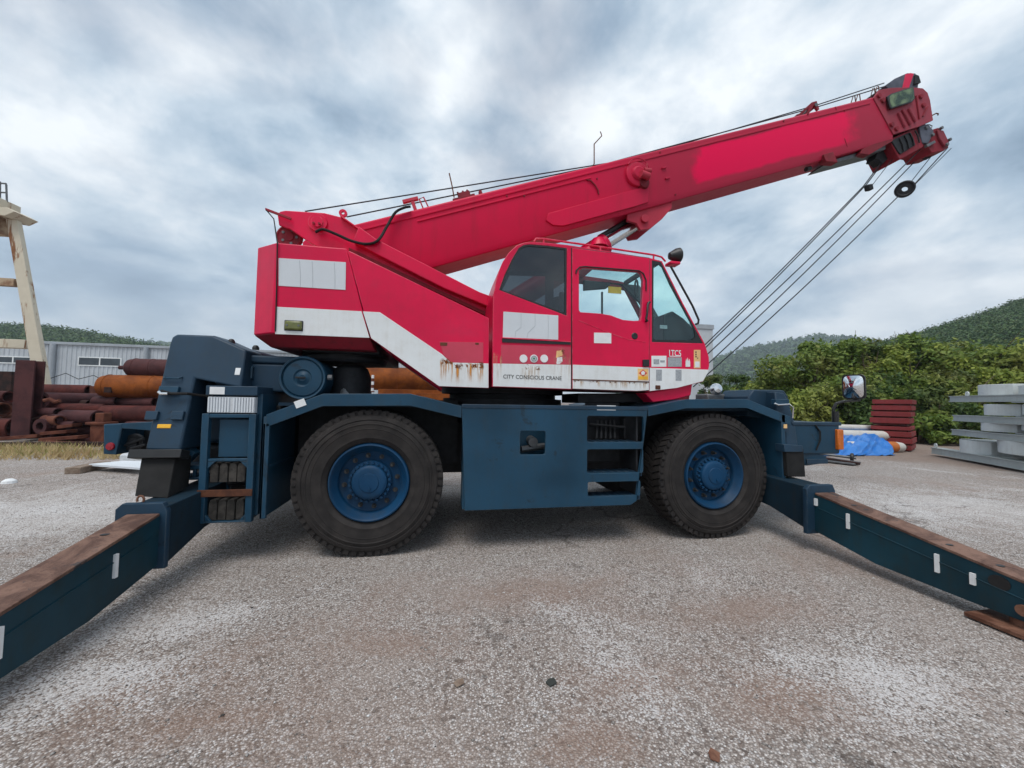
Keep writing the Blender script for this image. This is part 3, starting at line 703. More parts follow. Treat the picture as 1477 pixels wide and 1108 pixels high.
# ---- rack with grille, tool box and timber chocks
def P(px, py, Y=YN): return U(px, py, Y=Y)
rk = MB(); L0, R0 = P(291, 600).x, P(369, 600).x; zt = P(330, 597).z; zb = .375; zm = P(330, 711).z
for x in (L0, R0-.055):
    rk.box(x, x+.055, YN, YN+.05, zb, zt); rk.box(x, x+.055, YN+.38, YN+.43, zb, zt)
rk.box(L0+.056, R0-.056, YN+.002, YN+.05, zt-.035, zt-.002); rk.box(L0+.056, R0-.056, YN+.01, YN+.05, P(330, 664).z-.012, P(330, 664).z+.012)
rk.box(L0+.05, R0-.05, YN+.01, YN+.43, zb, zb+.012); rk.box(R0-.05, R0-.04, YN+.06, YN+.38, zb, zt-.002)
for sgn, xx in ((1, L0+.056), (-1, R0-.056)):
    z = P(330, 664).z; rk.prism([(xx, z-.012), (xx+sgn*.06, z-.012), (xx, z-.075)], YN+.012, YN+.045)
    rk.prism([(xx, zb+.012), (xx+sgn*.05, zb+.012), (xx, zb+.07)], YN+.012, YN+.045)
rack = part(rk, 'chock_rack', M['blue'], bevel=.004)
part(MB().box(L0-.002, R0+.002, YN-.012, YN+.0, zm-.03, zm+.03), 'retaining_bar', M['rustbar'], rack, bevel=.003)
cw = (R0-L0-.14)/4
for row, (za, zc) in enumerate(((P(330, 696).z-.005, P(330, 669).z), (zb+.014, P(330, 722).z))):
    for k in range(4):
        x = L0+.07+k*cw; w_ = cw-.008
        poly = [(x, za), (x+w_, za), (x+w_, zc-.03), (x+w_*.8, zc), (x+w_*.2, zc), (x, zc-.03)]
        part(MB().prism(poly, YN+.03+.004*((k*7+row) % 3), YN+.36), 'timber_chock', M['chock'], rack, bevel=.005)
tb = MB().box(L0+.11, R0-.06, YN+.06, YN+.38, P(330, 661).z, zt-.05)
part(tb, 'tool_box', M['blue'], rack, bevel=.006)
ga, gb = P(299, 572), P(366, 596)
gr = part(MB().box(ga.x, gb.x, YN+.012, YN+.16, gb.z, ga.z), 'cooler_grille', M['alu'], rack, bevel=.003)
rb = MB(); n = 17
for k in range(n):
    if k == 8: continue
    x = ga.x+.01+(gb.x-ga.x-.02)*k/(n-1); rb.box(x-.006, x+.006, YN+.002, YN+.013, gb.z+.006, ga.z-.006)
rb.build('grille_rib', M['whitesheet'], gr)
ta, tb_ = P(297, 556), P(371, 571)
topb = part(MB().box(ta.x, tb_.x, YN, YN+.40, tb_.z, ta.z), 'rack_top', M['blue2'], rack, bevel=.006)
a, b = P(303, 558), P(324, 569); MB().box(a.x, b.x, YN-.004, YN+.002, b.z, a.z).build('sticker', M['decal_w'], topb)
part(MB().box(R0-.02, R0+.025, YN+.06, YN+.45, .42, 1.50), 'rack_side', M['blue'], rack)

# ---- rear lamp bracket
YB = -.75
lp = MB().prism(XZ([(150, 612), (228, 608), (228, 622), (176, 618), (168, 655), (149, 655)], YB), YB, YB+.03)
lb = part(lp, 'rear_lamp_bracket', M['blue'], bevel=.004)
part(MB().prism(XZ([(151, 613), (228, 609), (228, 654), (168, 657), (151, 655)], YB), YB+.32, YB+1.5), 'rear_bumper', M['grime'], bevel=.01)
part(MB().prism(XZ([(150, 613), (176, 611), (168, 656), (150, 655)], YB), YB-.004, YB+.31), 'lamp_box', M['blue'], lb, bevel=.006)
c = U(160, 644, Y=YB); MB().lathe([(.001,-.012),(.032,-.010),(.038,0),(.038,.02)], (c.x, YB-.008, c.z), (0, 1, 0), 20).build('rear_lamp', M['redlens'], lb)
sp_ = MB(); c = U(192, 639, Y=YB+.1); sp_.lathe([(.001,-.02),(.045,-.02),(.05,0),(.085,.0),(.09,.03),(.001,.05)], (c.x, YB+.1, c.z), (0, 1, 0), 20); sp_.cyl((c.x-.08, YB+.08, c.z-.03), (c.x+.12, YB+.06, c.z+.05), .012, 8); sp_.cyl((c.x, YB+.07, c.z-.05), (c.x+.14, YB+.05, c.z-.01), .01, 8)
part(sp_, 'winch_fittings', M['grime'])

# ---- front of the carrier
FS = .20
fj = [U(a, b, plane=((0, 1, -FS), -1.27-FS*1.0)) for a, b in ((1134, 684), (1157, 684), (1147, 612), (1138, 580), (1131, 567), (1118, 565), (1121, 600), (1134, 625))]
fh = part(MB().loft([fj, [p+Vector((0, .32, 0)) for p in fj]]), 'jack_housing', M['blue2'], bevel=.012)
fk = [U(a, b, Y=-1.02) for a, b in ((1078, 600), (1080, 572), (1087, 562), (1131, 563), (1137, 572), (1140, 610))]
part(MB().loft([fk, [p+Vector((0, .5, 0)) for p in fk]]), 'jack_top', M['blue2'], bevel=.015)
part(MB().box(4.55, 4.95, -.95, .95, .75, 1.42), 'front_frame', M['blue'], bevel=.02)
fp = [U(a, b, Y=-1.36) for a, b in ((1134, 647), (1159, 647), (1162, 688), (1136, 688))]
part(MB().loft([fp, [p+Vector((0, .25, .04)) for p in fp]]), 'rubber_skirt', M['rubber'], bevel=.006)
lg = [U(a, b, Y=-1.375) for a, b in ((1131, 641), (1158, 643), (1158, 652), (1132, 652))]
part(MB().loft([lg, [p+Vector((0, .12, 0)) for p in lg]]), 'ledge', M['blue2'], bevel=.004)
br = MB().prism(XZ([(1150, 634), (1166, 650), (1192, 658), (1192, 668), (1163, 672), (1152, 660)], -1.2), -1.2, -1.12); part(br, 'tow_bracket', M['blue'], bevel=.006)
tb2 = MB().box(U(1162, 660, Y=-1.2).x, U(1192, 660, Y=-1.2).x, -1.22, -.9, U(1170, 669, Y=-1.2).z, U(1170, 662, Y=-1.2).z); part(tb2, 'tow_step', M['blue2'], bevel=.004)
a, b = U(1142, 610, Y=-1.22), U(1212, 655, Y=-1.22)
bump = part(MB().box(a.x, b.x, -1.22, 1.22, b.z, a.z), 'front_bumper', M['blue'], bevel=.02, seg=3)
MB().box(a.x, b.x+.02, -1.23, -1.1, a.z-.03, a.z+.01).build('bumper_cap', M['blue2'], bump, bevel=.008)
c = U(1211, 634, Y=-1.23); l1 = MB().box(c.x-.05, c.x+.035, -1.255, -1.12, c.z-.12, c.z+.12); l1.build('turn_lamp', M['amber'], bump, bevel=.01)
MB().tube([(c.x-.34, -1.225, a.z-.02), (c.x-.28, -1.235, a.z-.10), (c.x-.28, -1.235, a.z-.2), (c.x-.33, -1.225, a.z-.32)], .009, 6).build('cable', M['rubber'], bump)
mb_ = U(1205, 608, Y=-1.18)
arm = MB().tube([mb_, U(1202, 590, Y=-1.18), U(1206, 582, Y=-1.19), U(1216, 579, Y=-1.2), U(1240, 577, Y=-1.22)], .016, 10); arm.cyl(mb_+Vector((0,0,-.02)), mb_+Vector((0, 0, .12)), .035, 12)
ma = part(arm, 'mirror_arm', M['black'])
c = U(1232, 558, Y=-1.22); nrm = Vector((-.95, -.27, -.045)).normalized(); mxv = Vector((0, 0, 1)).cross(nrm).normalized(); myv = nrm.cross(mxv)
def rr_loop(c, ax, ay, hw, hh, r, n=5):
    o = []
    for sx_, sy_, st in ((1, 1, 0), (-1, 1, 90), (-1, -1, 180), (1, -1, 270)):
        for k in range(n):
            an = R(st+90*k/(n-1)); o.append(c+ax*(sx_*(hw-r)+r*math.cos(an))+ay*(sy_*(hh-r)+r*math.sin(an)))
    return o
mm = MB().loft([rr_loop(c-nrm*.05, mxv, myv, .09, .14, .05), rr_loop(c, mxv, myv, .116, .15, .05), rr_loop(c+nrm*.02, mxv, myv, .116, .15, .05)])
mh = mm.build('mirror_housing', M['black'], ma, bevel=.004)
def sup(f_):
    o = []
    for k in range(36):
        an = 2*math.pi*k/36; ca, sa = math.cos(an), math.sin(an); q = (abs(ca)**5+abs(sa)**5)**-.2
        q = q*f_+(1-f_)*1.0; o.append(c+nrm*(.0205+.03*(1-f_*f_))+mxv*(ca*q*.100*f_)+myv*(sa*q*.135*f_))
    return o
mg = MB().loft([sup(f_) for f_ in (1, .9, .8, .7, .6, .5, .4, .3, .2, .1, .02)])
mg.build('mirror_glass', M['mirror'], ma)
# hydraulic fittings and pipe on the front housing
f1 = MB(); f1.box(U(1114, 575, Y=-1.22).x, U(1133, 575, Y=-1.22).x, -1.27, -1.2, U(1120, 584, Y=-1.22).z, U(1120, 576, Y=-1.22).z)
part(f1, 'hose_block', M['blue'], bevel=.005)
part(MB().tube([U(1118, 582, Y=-1.27), U(1122, 584, Y=-1.27), U(1138, 583, Y=-1.27), U(1144, 588, Y=-1.26), U(1143, 603, Y=-1.24)], .010, 8), 'hydraulic_pipe', M['chrome'])
k = U(1133, 615, Y=YN-.01); part(MB().box(k.x-.02, k.x+.02, YN-.012, YN-.002, k.z-.022, k.z+.022), 'sticker', M['decal_p'])
# lamp and hook on the front deck
c = U(1032, 562, Y=-.55)
part(MB().lathe([(.001,-.02),(.05,-.015),(.075,.0),(.08,.03),(.05,.09),(.001,.10)], c, (-.3, -1, .1), 24), 'work_lamp', M['chrome'])
part(MB().box(c.x-.16, c.x+.12, -.6, -.35, 1.42, c.z-.06), 'lamp_bracket', M['steel'], bevel=.02)

# ------------------------------------------------------------------ superstructure
part(MB().lathe([(.001,1.43),(.78,1.43),(.78,1.50),(.70,1.505),(.70,1.555),(.80,1.56),(.80,1.64),(.001,1.64)], (1.45, 0, 0), (0, 0, 1), 48), 'slewing_ring', M['grime'])
part(MB().box(.75, 2.6, -.42, .42, 1.64, 2.15), 'slewing_frame', M['red_dark'], bevel=.02)
# near cover
cov = XZ([(504, 362), (705, 459), (705, 560), (633, 557.5), (534.8, 488), (501.5, 363)], YS)
covp = plate('side_cover', cov, [], YS, YS+.03, M['red'], crane, .006)
core = XZ([(512, 400), (700, 492), (700, 557), (634, 555), (534.8, 484)], YS)
part(MB().prism(core, YS+.031, -.46), 'winch_compartment', M['red_dark'])
part(MB().prism(XZ([(504, 362), (705, 459), (705, 560), (633, 557.5), (534.8, 488)], YS), .46, 1.2), 'side_cover', M['red'], bevel=.01)
# counterweight
cwp = XZ([(398, 350), (500.5, 361.5), (533.8, 488), (396.5, 482.3)], YS)
x0c, z1c = cwp[0]; x1c = cwp[1][0]; z0c = cwp[3][1]; x1b = cwp[2][0]
pA = U(371, 347, plane=((.75, 1, 0), .75*x0c+YS)); pB = U(367, 485, plane=((.75, 1, 0), .75*x0c+YS))
xr = (pA.x+pB.x)/2; yr = (pA.y+pB.y)/2
def cwring(z, ins=0, fr=0): return [(x0c+ins*.4, YS+ins, z), (x1c+(x1b-x1c)*((z1c-z)/(z1c-z0c))-.004, YS+ins, z), (x1b-.004 if fr else x1c+(x1b-x1c)*((z1c-z)/(z1c-z0c))-.004, -YS-ins, z), (x0c+ins*.4, -YS-ins, z), (xr+ins, -yr-ins*.4, z), (xr+ins, yr+ins*.4, z)]
cw = MB().loft([cwring(z1c), cwring(z0c+.01)])
cw = part(cw, 'counterweight', M['red'], bevel=.012, seg=3)
part(MB().loft([cwring(z0c+.009, .004), cwring(z0c-.10, .14)]), 'counterweight_base', M['red_dark'], bevel=.01)
part(MB().lathe([(.001, 0), (.42, 0), (.44, .03), (.44, .05), (.40, .055), (.40, .08), (.46, .085), (.46, .12), (.001, .12)], (-.42, -.45, z0c-.20), (0, 0, 1), 32), 'winch_drum_base', M['grime'])
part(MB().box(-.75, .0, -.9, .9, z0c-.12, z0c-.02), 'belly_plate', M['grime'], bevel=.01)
# white stripe bands
sy0, sy1 = YS-.004, YS+.004
plate('white_stripe', XZ([(398, 442.6), (521.4, 449.2), (533.0, 487.5), (397, 482.0)], YS), [], sy0, sy1, M['white'], cw, .002)
ws = plate('white_stripe', XZ([(523.4, 449.4), (548, 450.6), (637.5, 511), (650, 523), (704.5, 524.4), (704.5, 559.6), (633.2, 557), (535.6, 488)], YS), [], sy0, sy1, M['white'], covp, .002)
a = XZ([(402, 372.5), (499, 378.5), (498.5, 418.5), (402, 412.5)], YS); sh = plate('cover_sheet', a, [], YS-.005, YS+.003, M['whitesheet'], cw, .002)
for q in (432, 450, 482):
    p0, p1 = U(q, 374+(q-402)*.06, Y=YS-.006), U(q+1, 412+(q-402)*.06, Y=YS-.006)
    MB().tube([p0, (p0+p1)/2+Vector((.004, 0, 0)), p1], .0013, 5).build('crease', M['decal_g'], sh)
c = U(424, 470, Y=YS); lamp = MB().box(c.x-.075, c.x+.075, YS-.03, YS+.002, c.z-.042, c.z+.042).build('marker_lamp', M['greenlens'], cw, bevel=.015)
MB().box(c.x-.082, c.x+.082, YS-.012, YS+.003, c.z-.05, c.z+.05).build('lamp_frame', M['black'], lamp, bevel=.01)
for s in (-1, 1): MB().cyl((c.x+s*.05, YS-.034, c.z), (c.x+s*.05, YS-.028, c.z), .010, 8).build('screw', M['steel'], lamp)
# rubbing panel with faded paint, rust patches and runs
a = XZ([(634, 493), (697, 494), (697, 523.6), (650, 523), (640, 513)], YS); fp_ = plate('faded_patch', a, [], YS-.0035, YS+.003, M['red_faded'], covp, .001)
for q in ((640, 496.5, .035, .016), (688, 496, .018, .010)):
    p = U(q[0], q[1], Y=YS); MB().box(p.x-q[2], p.x+q[2], YS-.006, YS-.002, p.z-q[3], p.z+q[3]).build('rust_spot', M['rustbar'], fp_, bevel=.002)
for (u0, v0, u1, v1) in ((634, 515, 653, 557), (655, 523, 668, 557), (670, 521, 698, 558)):
    p0, p1 = U(u0, v0, Y=YS-.006), U(u1, v1, Y=YS-.006); MB().add([(p0.x, YS-.0062, p1.z), (p1.x, YS-.0062, p1.z), (p1.x, YS-.0062, p0.z), (p0.x, YS-.0062, p0.z)], [(0,1,2,3)]).build('rust_stain', M['rustrun'], ws)

# swing-frame plates holding the boom foot
AF = [(400, 309), (404, 305), (412, 303.5), (468, 307), (492, 313), (545, 350), (690, 424), (706, 430), (706, 475), (640, 450), (540, 400), (470, 362), (447, 350), (418, 330), (402, 324)]
YA = -.42
sf = XZ(AF, YA)
sp1 = plate('swing_frame_plate', sf, [], YA, YA+.05, M['red'], crane, .008)
plate('swing_frame_plate', sf, [], -YA-.05, -YA, M['red'], crane, .008)
fl = XZ([(492, 313), (545, 350), (690, 424)], YA); m = MB()
m.loft([[(x, YA-.05, z+.004), (x, YA+.09, z+.004), (x, YA+.09, z-.016), (x, YA-.05, z-.016)] for x, z in fl])
part(m, 'plate_flange', M['red'], sp1, bevel=.004)
bb_ = XZ([(520, 332), (545, 350), (690, 424), (706, 430), (706, 446), (640, 419), (545, 371), (512, 352)], YA)
plate('frame_beam', bb_, [], YA-.10, YA+.01, M['red'], sp1, .01)
ln = XZ([(504, 361), (706, 456)], YA); 
part(MB().loft([[(x, YA-.03, z+.02), (x, YA+.0, z+.02), (x, YA+.0, z-.02), (x, YA-.03, z-.02)] for x, z in ln]), 'stiffener', M['red_dark'], sp1)
c = U(459, 322, Y=YA); MB().lathe([(.001,-.05),(.06,-.05),(.065,-.03),(.10,-.03),(.105,0)], (c.x, YA, c.z), (0, 1, 0), 28).build('boom_pin', M['red'], sp1)
for s in (-1, 1): MB().cyl((c.x+s*.03, YA-.07, c.z-.03), (c.x+s*.03, YA-.04, c.z-.03), .013, 8).build('bolt', M['red_dark'], sp1)
MB().cyl((c.x, YA+.05, c.z), (c.x, -YA-.05, c.z), .09, 20).build('pivot_shaft', M['steel'], sp1)
c = U(495, 308, Y=YA+.02); MB().lathe([(.018, -.015), (.045, -.015), (.045, .015), (.018, .015)], (c.x, YA+.02, c.z), (0, 1, 0), 18, True).build('lifting_eye', M['red'], sp1)
c = U(411, 335, Y=YA-.02); d2 = MB().lathe([(.001,-.03),(.05,-.03),(.05,-.02),(.115,-.02),(.125,-.03),(.14,-.02),(.14,.02),(.001,.02)], (c.x, YA+.12, c.z), (0, 1, 0), 28); d2.build('rope_drum', M['red_dark'], sp1)
for k in range(5):
    an = k*1.256; MB().cyl((c.x+.08*math.cos(an), YA+.094, c.z+.08*math.sin(an)), (c.x+.08*math.cos(an), YA+.101, c.z+.08*math.sin(an)), .016, 10).build('drum_hole', M['steel'], sp1)
p0, p1 = U(383, 302, Y=YA-.04), U(420, 316, Y=YA-.04)
MB().obox((p0+p1)/2, (p1-p0)/2, (0, .012, 0), Vector((0, 0, .014))).build('drum_arm', M['red_dark'], sp1, bevel=.004)
MB().tube([U(384, 303, Y=YA-.05), U(395, 316, Y=YA-.05), U(400, 350, Y=YS-.02), U(399, 420, Y=YS-.012), U(397, 478, Y=YS-.012)], .006, 7).build('hanging_cable', M['rubber'], cw)
hose = MB()
for o in (0, .03):
    hose.tube(smooth([U(455, 335, Y=YA-.06-o), U(466, 331, Y=YA-.07-o), U(485, 338, Y=YA-.08-o), U(508, 348, Y=YA-.1-o), U(530, 352, Y=YA-.1-o), U(546, 346, Y=YA-.1-o), U(559, 325, Y=-.32-o), U(570, 307, Y=-.28-o), U(582, 300, Y=-.26-o), U(592, 298, Y=-.24-o)]), .016, 8)
part(hose, 'hydraulic_hose', M['rubber'])

# ------------------------------------------------------------------ boom
BA = R(20.17); bd = Vector((math.cos(BA), 0, math.sin(BA))); bn = Vector((-math.sin(BA), 0, math.cos(BA)))
T0 = U(521, 323, Y=-.22)
def BP(s, y, n): return Vector((T0.x, 0, T0.z))+bd*s+bn*n+Vector((0, y, 0))
def SN(px, py, Y=-.22):
    p = U(px, py, Y=Y)-T0; p.y = 0; return p.dot(bd), p.dot(bn)
S1 = SN(1259, 141)[0]; S1b = SN(1287, 195)[0]
sec = [(-.22, 0), (-.20, .02), (.26, .02), (.28, 0), (.28, -.665), (.25, -.735), (-.19, -.735), (-.22, -.665)]
def bsec(s, sc=1, sh=0): return [BP(s+sh*n, .03+(y-.03)*sc, n if sc == 1 else -.35+(n+.35)*sc) for y, n in sec]
boom = part(MB().loft([bsec(-.55), bsec(2), bsec(4.5), bsec(S1+.02, 1, (S1-S1b)/.68)]), 'boom', M['boom'], bevel=.01)
def bstrip(name, s0, s1, n0, n1, t, mat=M['boom'], y=-.22, bev=.004):
    return MB().loft([[BP(s, y-t, n0), BP(s, y+.01, n0), BP(s, y+.01, n1), BP(s, y-t, n1)] for s in (s0, s1)]).build(name, mat, boom, bevel=bev)
bstrip('top_lip', -.3, S1-.1, -.085, -.06, .012)
bstrip('side_rail', SN(600, 315)[0], SN(850, 250)[0], -.15, -.13, .014)
# doubler plate over the cylinder bracket
dp = [SN(*q) for q in ((790, 309), (935, 269), (934, 293), (915, 299), (812, 327), (797, 326), (787, 319))]
MB().loft([[BP(s, -.245, n) for s, n in dp], [BP(s, -.215, n) for s, n in dp]]).build('doubler_plate', M['boom'], boom, bevel=.006)
# hose reel on the side
s_, n_ = SN(918, 253); ctr = BP(s_, -.22, n_)
reel = MB().lathe([(.001,-.09),(.07,-.09),(.09,-.075),(.10,-.05),(.15,-.05),(.17,-.04),(.175,0),(.175,.01)], ctr, (0, 1, 0), 28).build('hose_reel', M['boom'], boom)
m = MB().cyl(ctr+Vector((.06, -.10, .02)), ctr+Vector((.16, -.10, .02)), .035, 12); m.cyl(ctr+Vector((.0, -.12, -.05)), ctr+Vector((.13, -.10, -.06)), .05, 12); m.cyl(ctr+Vector((.1, -.1, -.12)), ctr+Vector((.1, -.1, .12)), .012, 8)
m.build('reel_fitting', M['red_old'], reel)
m = MB().lathe([(.001,-.07),(.07,-.06),(.09,.0)], ctr+bn*-.13+Vector((.05, 0, 0)), (0, 1, 0), 20); m.build('reel_foot', M['red_dark'], reel)
m = MB().tube([ctr+Vector((.17*math.cos(a), -.06, .19*math.sin(a)+.02)) for a in np.linspace(2.7, .3, 10)], .008, 6); m.build('reel_guard', M['boom'], reel)
for q in ((957, 243), (962, 258)):
    s, n = SN(*q); MB().obox(BP(s, -.23, n), bd*.035, (0, .018, 0), bn*.012).build('stop_lug', M['boom'], boom, bevel=.003)
for q in ((731, 283), (756, 283), (861, 258), (952, 220), (1130, 175), (974, 281), (1165, 165), (1218, 160)):
    s, n = SN(*q); p = BP(s, -.22, n); MB().cyl(p, p+Vector((0, -.012, 0)), .012, 8).build('rivet', M['red_dark'], boom)
m = MB().tube([BP(*[(lambda t: (t[0], -.235, t[1]))(SN(*q))][0]) for q in ((846, 260), (852, 262), (858, 268), (862, 275), (863, 281))], .010, 6); m.build('bracket_arc', M['red_dark'], boom)
# section joint lines near the tip
for q0, q1 in (((1205, 154), (1207, 161)), ((1218, 200), (1222, 212))):
    a, b = SN(*q0), SN(*q1); MB().tube([BP(a[0], -.222, a[1]), BP(b[0], -.222, b[1])], .005, 5).build('joint_line', M['red_dark'], boom)
# things standing on top
m = MB(); s, n = SN(600, 302)
m.obox(BP(s, -.12, .10), bd*.02, (0, .02, 0), bn*.10); m.obox(BP(s-.02, -.12, .19), bd*.10, (0, .025, 0), bn*.018)
m.tube([BP(s+.10, -.14, .02), BP(s+.09, -.14, .17), BP(s+.15, -.14, .18), BP(s+.17, -.14, .02)], .009, 6)
m.build('hose_guide', M['red_old'], boom)
s, n = SN(672, 287)
m = MB().obox(BP(s, -.1, .045), bd*.15, (0, .05, 0), bn*.025); m.obox(BP(s+.02, -.1, .10), bd*.08, (0, .03, 0), bn*.035); m.obox(BP(s+.24, -.1, .06), bd*.02, (0, .03, 0), bn*.04)
for k in (-.05, .02, .08): m.cyl(BP(s+k, -.1, .13), BP(s+k, -.1, .16), .014, 8)
m.build('rope_guide', M['red_dark'], boom, bevel=.004)
b0 = U(655, 285, Y=-.12); MB().tube([b0, U(652, 268, Y=-.12), U(648, 250, Y=-.12)], .008, 6).build('wire_rod', M['rustbar'], boom)
MB().tube([U(853, 246, Y=-.15), U(857, 236, Y=-.15), U(857, 208, Y=-.15), U(868, 196, Y=-.15), U(866, 190, Y=-.15)], .008, 6).build('hook_rod', M['rustbar'], boom)
m = MB()
for q in ((848, 250), (857, 242)): m.tube([U(850, 255, Y=-.2), U(*q, Y=-.2), U(860, 243, Y=-.2)], .010, 6)
m.build('rod_clamp', M['rustbar'], boom)
# triangular roller bracket on top near the tip
tri = [SN(*q) for q in ((1157, 161), (1178, 142), (1185, 140), (1189, 152), (1187, 154), (1181, 146), (1175, 157), (1170, 159), (1174, 149), (1164, 160))]
for y in (-.14, .12): MB().loft([[BP(s, y, n) for s, n in tri], [BP(s, y+.03, n) for s, n in tri]]).build('roller_bracket', M['red_dark'], boom)
s, n = SN(1184, 146); MB().cyl(BP(s, -.15, n), BP(s, .16, n), .03, 12).build('rope_roller', M['steel'], boom)
# second section peeping out below
lo = [SN(*q) for q in ((1196, 232), (1202, 226), (1287, 200), (1287, 208))]
MB().loft([[BP(s, -.12, n-.02) for s, n in lo], [BP(s, .16, n-.02) for s, n in lo]]).build('inner_section', M['steel'], boom, bevel=.004)
wd_ = [SN(*q) for q in ((1243, 220), (1246, 214), (1288, 195), (1290, 202), (1256, 222))]
MB().loft([[BP(s, -.2, n) for s, n in wd_], [BP(s, -.1, n) for s, n in wd_]]).build('slide_pad', M['red_dark'], boom, bevel=.004)
bk = [SN(*q) for q in ((1186, 224), (1200, 220), (1207, 235), (1190, 234))]
MB().loft([[BP(s, -.24, n) for s, n in bk], [BP(s, -.13, n) for s, n in bk]]).build('lower_lug', M['red_dark'], boom, bevel=.006)
s, n = SN(1176, 240); MB().cyl(BP(s-.03, -.1, n+.03), BP(s+.05, -.1, n+.03), .035, 10).build('rubber_stop', M['black'], boom)
# cylinder bracket under the boom + luffing cylinder
cb = XZ([(905, 306), (925, 292), (970, 280), (969, 300), (955, 316), (938, 330), (924, 332), (918, 322), (905, 318)], -.16)
for y in (-.16, .18): plate('cylinder_bracket', cb, [], y, y+.05, M['red_old'], boom, .006)
c = U(930, 316, Y=-.18); MB().cyl((c.x, -.20, c.z), (c.x, .25, c.z), .055, 20).build('cylinder_pin', M['red_old'], boom, bevel=.006)
lc0, lc1 = U(868, 355, Y=.02), U(930, 316, Y=.02); dr = (lc1-lc0).normalized(); base = lc0-dr*1.9
cyl = part(MB().cyl(base, lc0+dr*.06, .15, 24), 'luffing_cylinder', M['red'], bevel=.008)
MB().cyl(lc0, lc1, .085, 24).build('cylinder_rod', M['chrome'], cyl)
MB().cyl(lc0+bn*.13, lc1+bn*.11-dr*.05, .035, 12).build('hydraulic_pipe', M['black'], cyl)
MB().cyl(lc1-dr*.14, lc1+dr*.08, .10, 20).build('rod_eye', M['red_dark'], cyl)
c = U(863, 352, Y=-.1); part(MB().lathe([(.001,.13),(.08,.12),(.12,.06),(.14,0)], c-Vector((0, 0, .05)), (0, 0, 1), 16), 'roof_vent', M['red'], bevel=0)
# ---- boom head
def zp(pts): return [(1140+a*.1986, 90+b*.1986) for a, b in pts]
def hplate(name, pts, y0, y1, mat, bev=.006, parent=None):
    q = [SN(*p) for p in zp(pts)]
    return MB().loft([[BP(s, y0, n) for s, n in q], [BP(s, y1, n) for s, n in q]]).build(name, mat, parent or boom, bevel=bev)
head = hplate('boom_head', [(598,262),(640,205),(720,190),(870,185),(955,193),(990,225),(1008,280),(1030,425),(930,470),(742,528)], -.235, -.20, M['red_dusty'])
hplate('boom_head', [(598,262),(640,205),(720,190),(870,185),(955,193),(990,225),(1008,280),(1030,425),(930,470),(742,528)], .26, .295, M['red_dusty'])
hplate('head_core', [(620,262),(660,225),(850,205),(940,215),(975,300),(990,420),(900,460),(750,510)], -.19, .25, M['red_dark'])
hplate('jib_bracket', [(700,160),(770,110),(860,70),(920,72),(942,140),(935,195),(860,192),(735,200)], -.20, .22, M['slate'])
hplate('jib_stripe', [(820,190),(845,80),(880,72),(905,76),(865,190)], -.206, -.195, M['red'], .001)
c1 = [SN(*p) for p in zp([(905,90),(930,100),(945,150),(900,160)])]; MB().loft([[BP(s,-.23,n) for s,n in c1],[BP(s,.24,n) for s,n in c1]]).build('jib_pin', M['grime'], boom, bevel=.004)
mi = hplate('head_mirror', [(672,268),(700,250),(862,196),(872,285),(850,310),(700,358),(688,340)], -.285, -.255, M['black'], .006)
hplate('mirror_glass', [(684,272),(704,256),(856,206),(864,282),(846,302),(704,348),(696,334)], -.2875, -.284, painted_reflection(), .001, mi)
for k, (a, b) in enumerate((((770,375),(820,480)), ((800,352),(860,462)), ((845,345),(895,440)), ((900,250),(925,420)), ((985,330),(950,400)))):
    p, q = [SN(*z) for z in zp((a, b))]; MB().tube([BP(p[0], -.245, p[1]), BP(q[0], -.245, q[1])], .022 if k < 3 else .010, 8).build('head_rib', M['red_dusty'] if k < 3 else M['red_dark'], head)
for a in ((632,250),(660,285),(760,490),(935,255),(955,320),(725,460)):
    s, n = SN(*zp([a])[0]); MB().lathe([(.001,-.02),(.035,-.02),(.04,0),(.04,.02)], BP(s, -.24, n), (0, 1, 0), 16).build('pin', M['red_dark'], head)
hplate('sheave_housing', [(742,545),(915,470),(950,500),(992,600),(815,697),(790,650)], -.18, .22, M['red_dark'], .01)
hplate('sheave_guard', [(748,560),(880,500),(925,590),(815,660),(795,640)], -.196, .23, M['grime'], .008)
for k in range(4):
    rp_ = [SN(*z) for z in zp([(800+k*38, 545-k*18), (822+k*38, 590-k*18), (832+k*38, 640-k*20)])]; MB().tube([BP(s, -.205, n) for s, n in rp_], .012, 6).build('drum_rib', M['black'], head)
hplate('rope_anchor', [(700,655),(720,600),(790,560),(810,640),(760,690),(730,660)], -.05, .1, M['grime'], .01)
for k in range(3):
    s, n = SN(*zp([(885-k*22, 560+k*12)])[0]); MB().lathe([(.05,-.02),(.14,-.03),(.15,-.03),(.13,0),(.15,.03),(.14,.03),(.05,.02)], BP(s, -.13+k*.10, n), (0, 1, 0), 24, True).build('head_sheave', M['grime'], head)
jb = hplate('jib_foot', [(925,440),(1000,425),(1035,435),(1062,470),(1110,455),(1140,480),(1190,575),(1180,600),(1150,625),(1060,640),(1035,600),(985,590),(950,545)], -.16, .2, M['red_dark'], .01)
hplate('jib_cheek', [(950,450),(1020,440),(1060,490),(1020,580),(975,575)], -.19, -.155, M['slate'], .008, jb)
hplate('jib_cheek', [(1085,480),(1130,485),(1175,580),(1140,600),(1100,540)], -.19, -.155, M['red_dusty'], .008, jb)
hplate('jib_bar', [(1000,590),(1060,560),(1070,575),(1010,608)], -.2, -.16, M['steel'], .004, jb)
for a in ((1000,470),(1045,520),(1150,590),(1110,470),(1170,555)):
    s, n = SN(*zp([a])[0]); MB().cyl(BP(s, -.215, n), BP(s, -.18, n), .026, 12).build('pin', M['steel'], jb, bevel=.003)
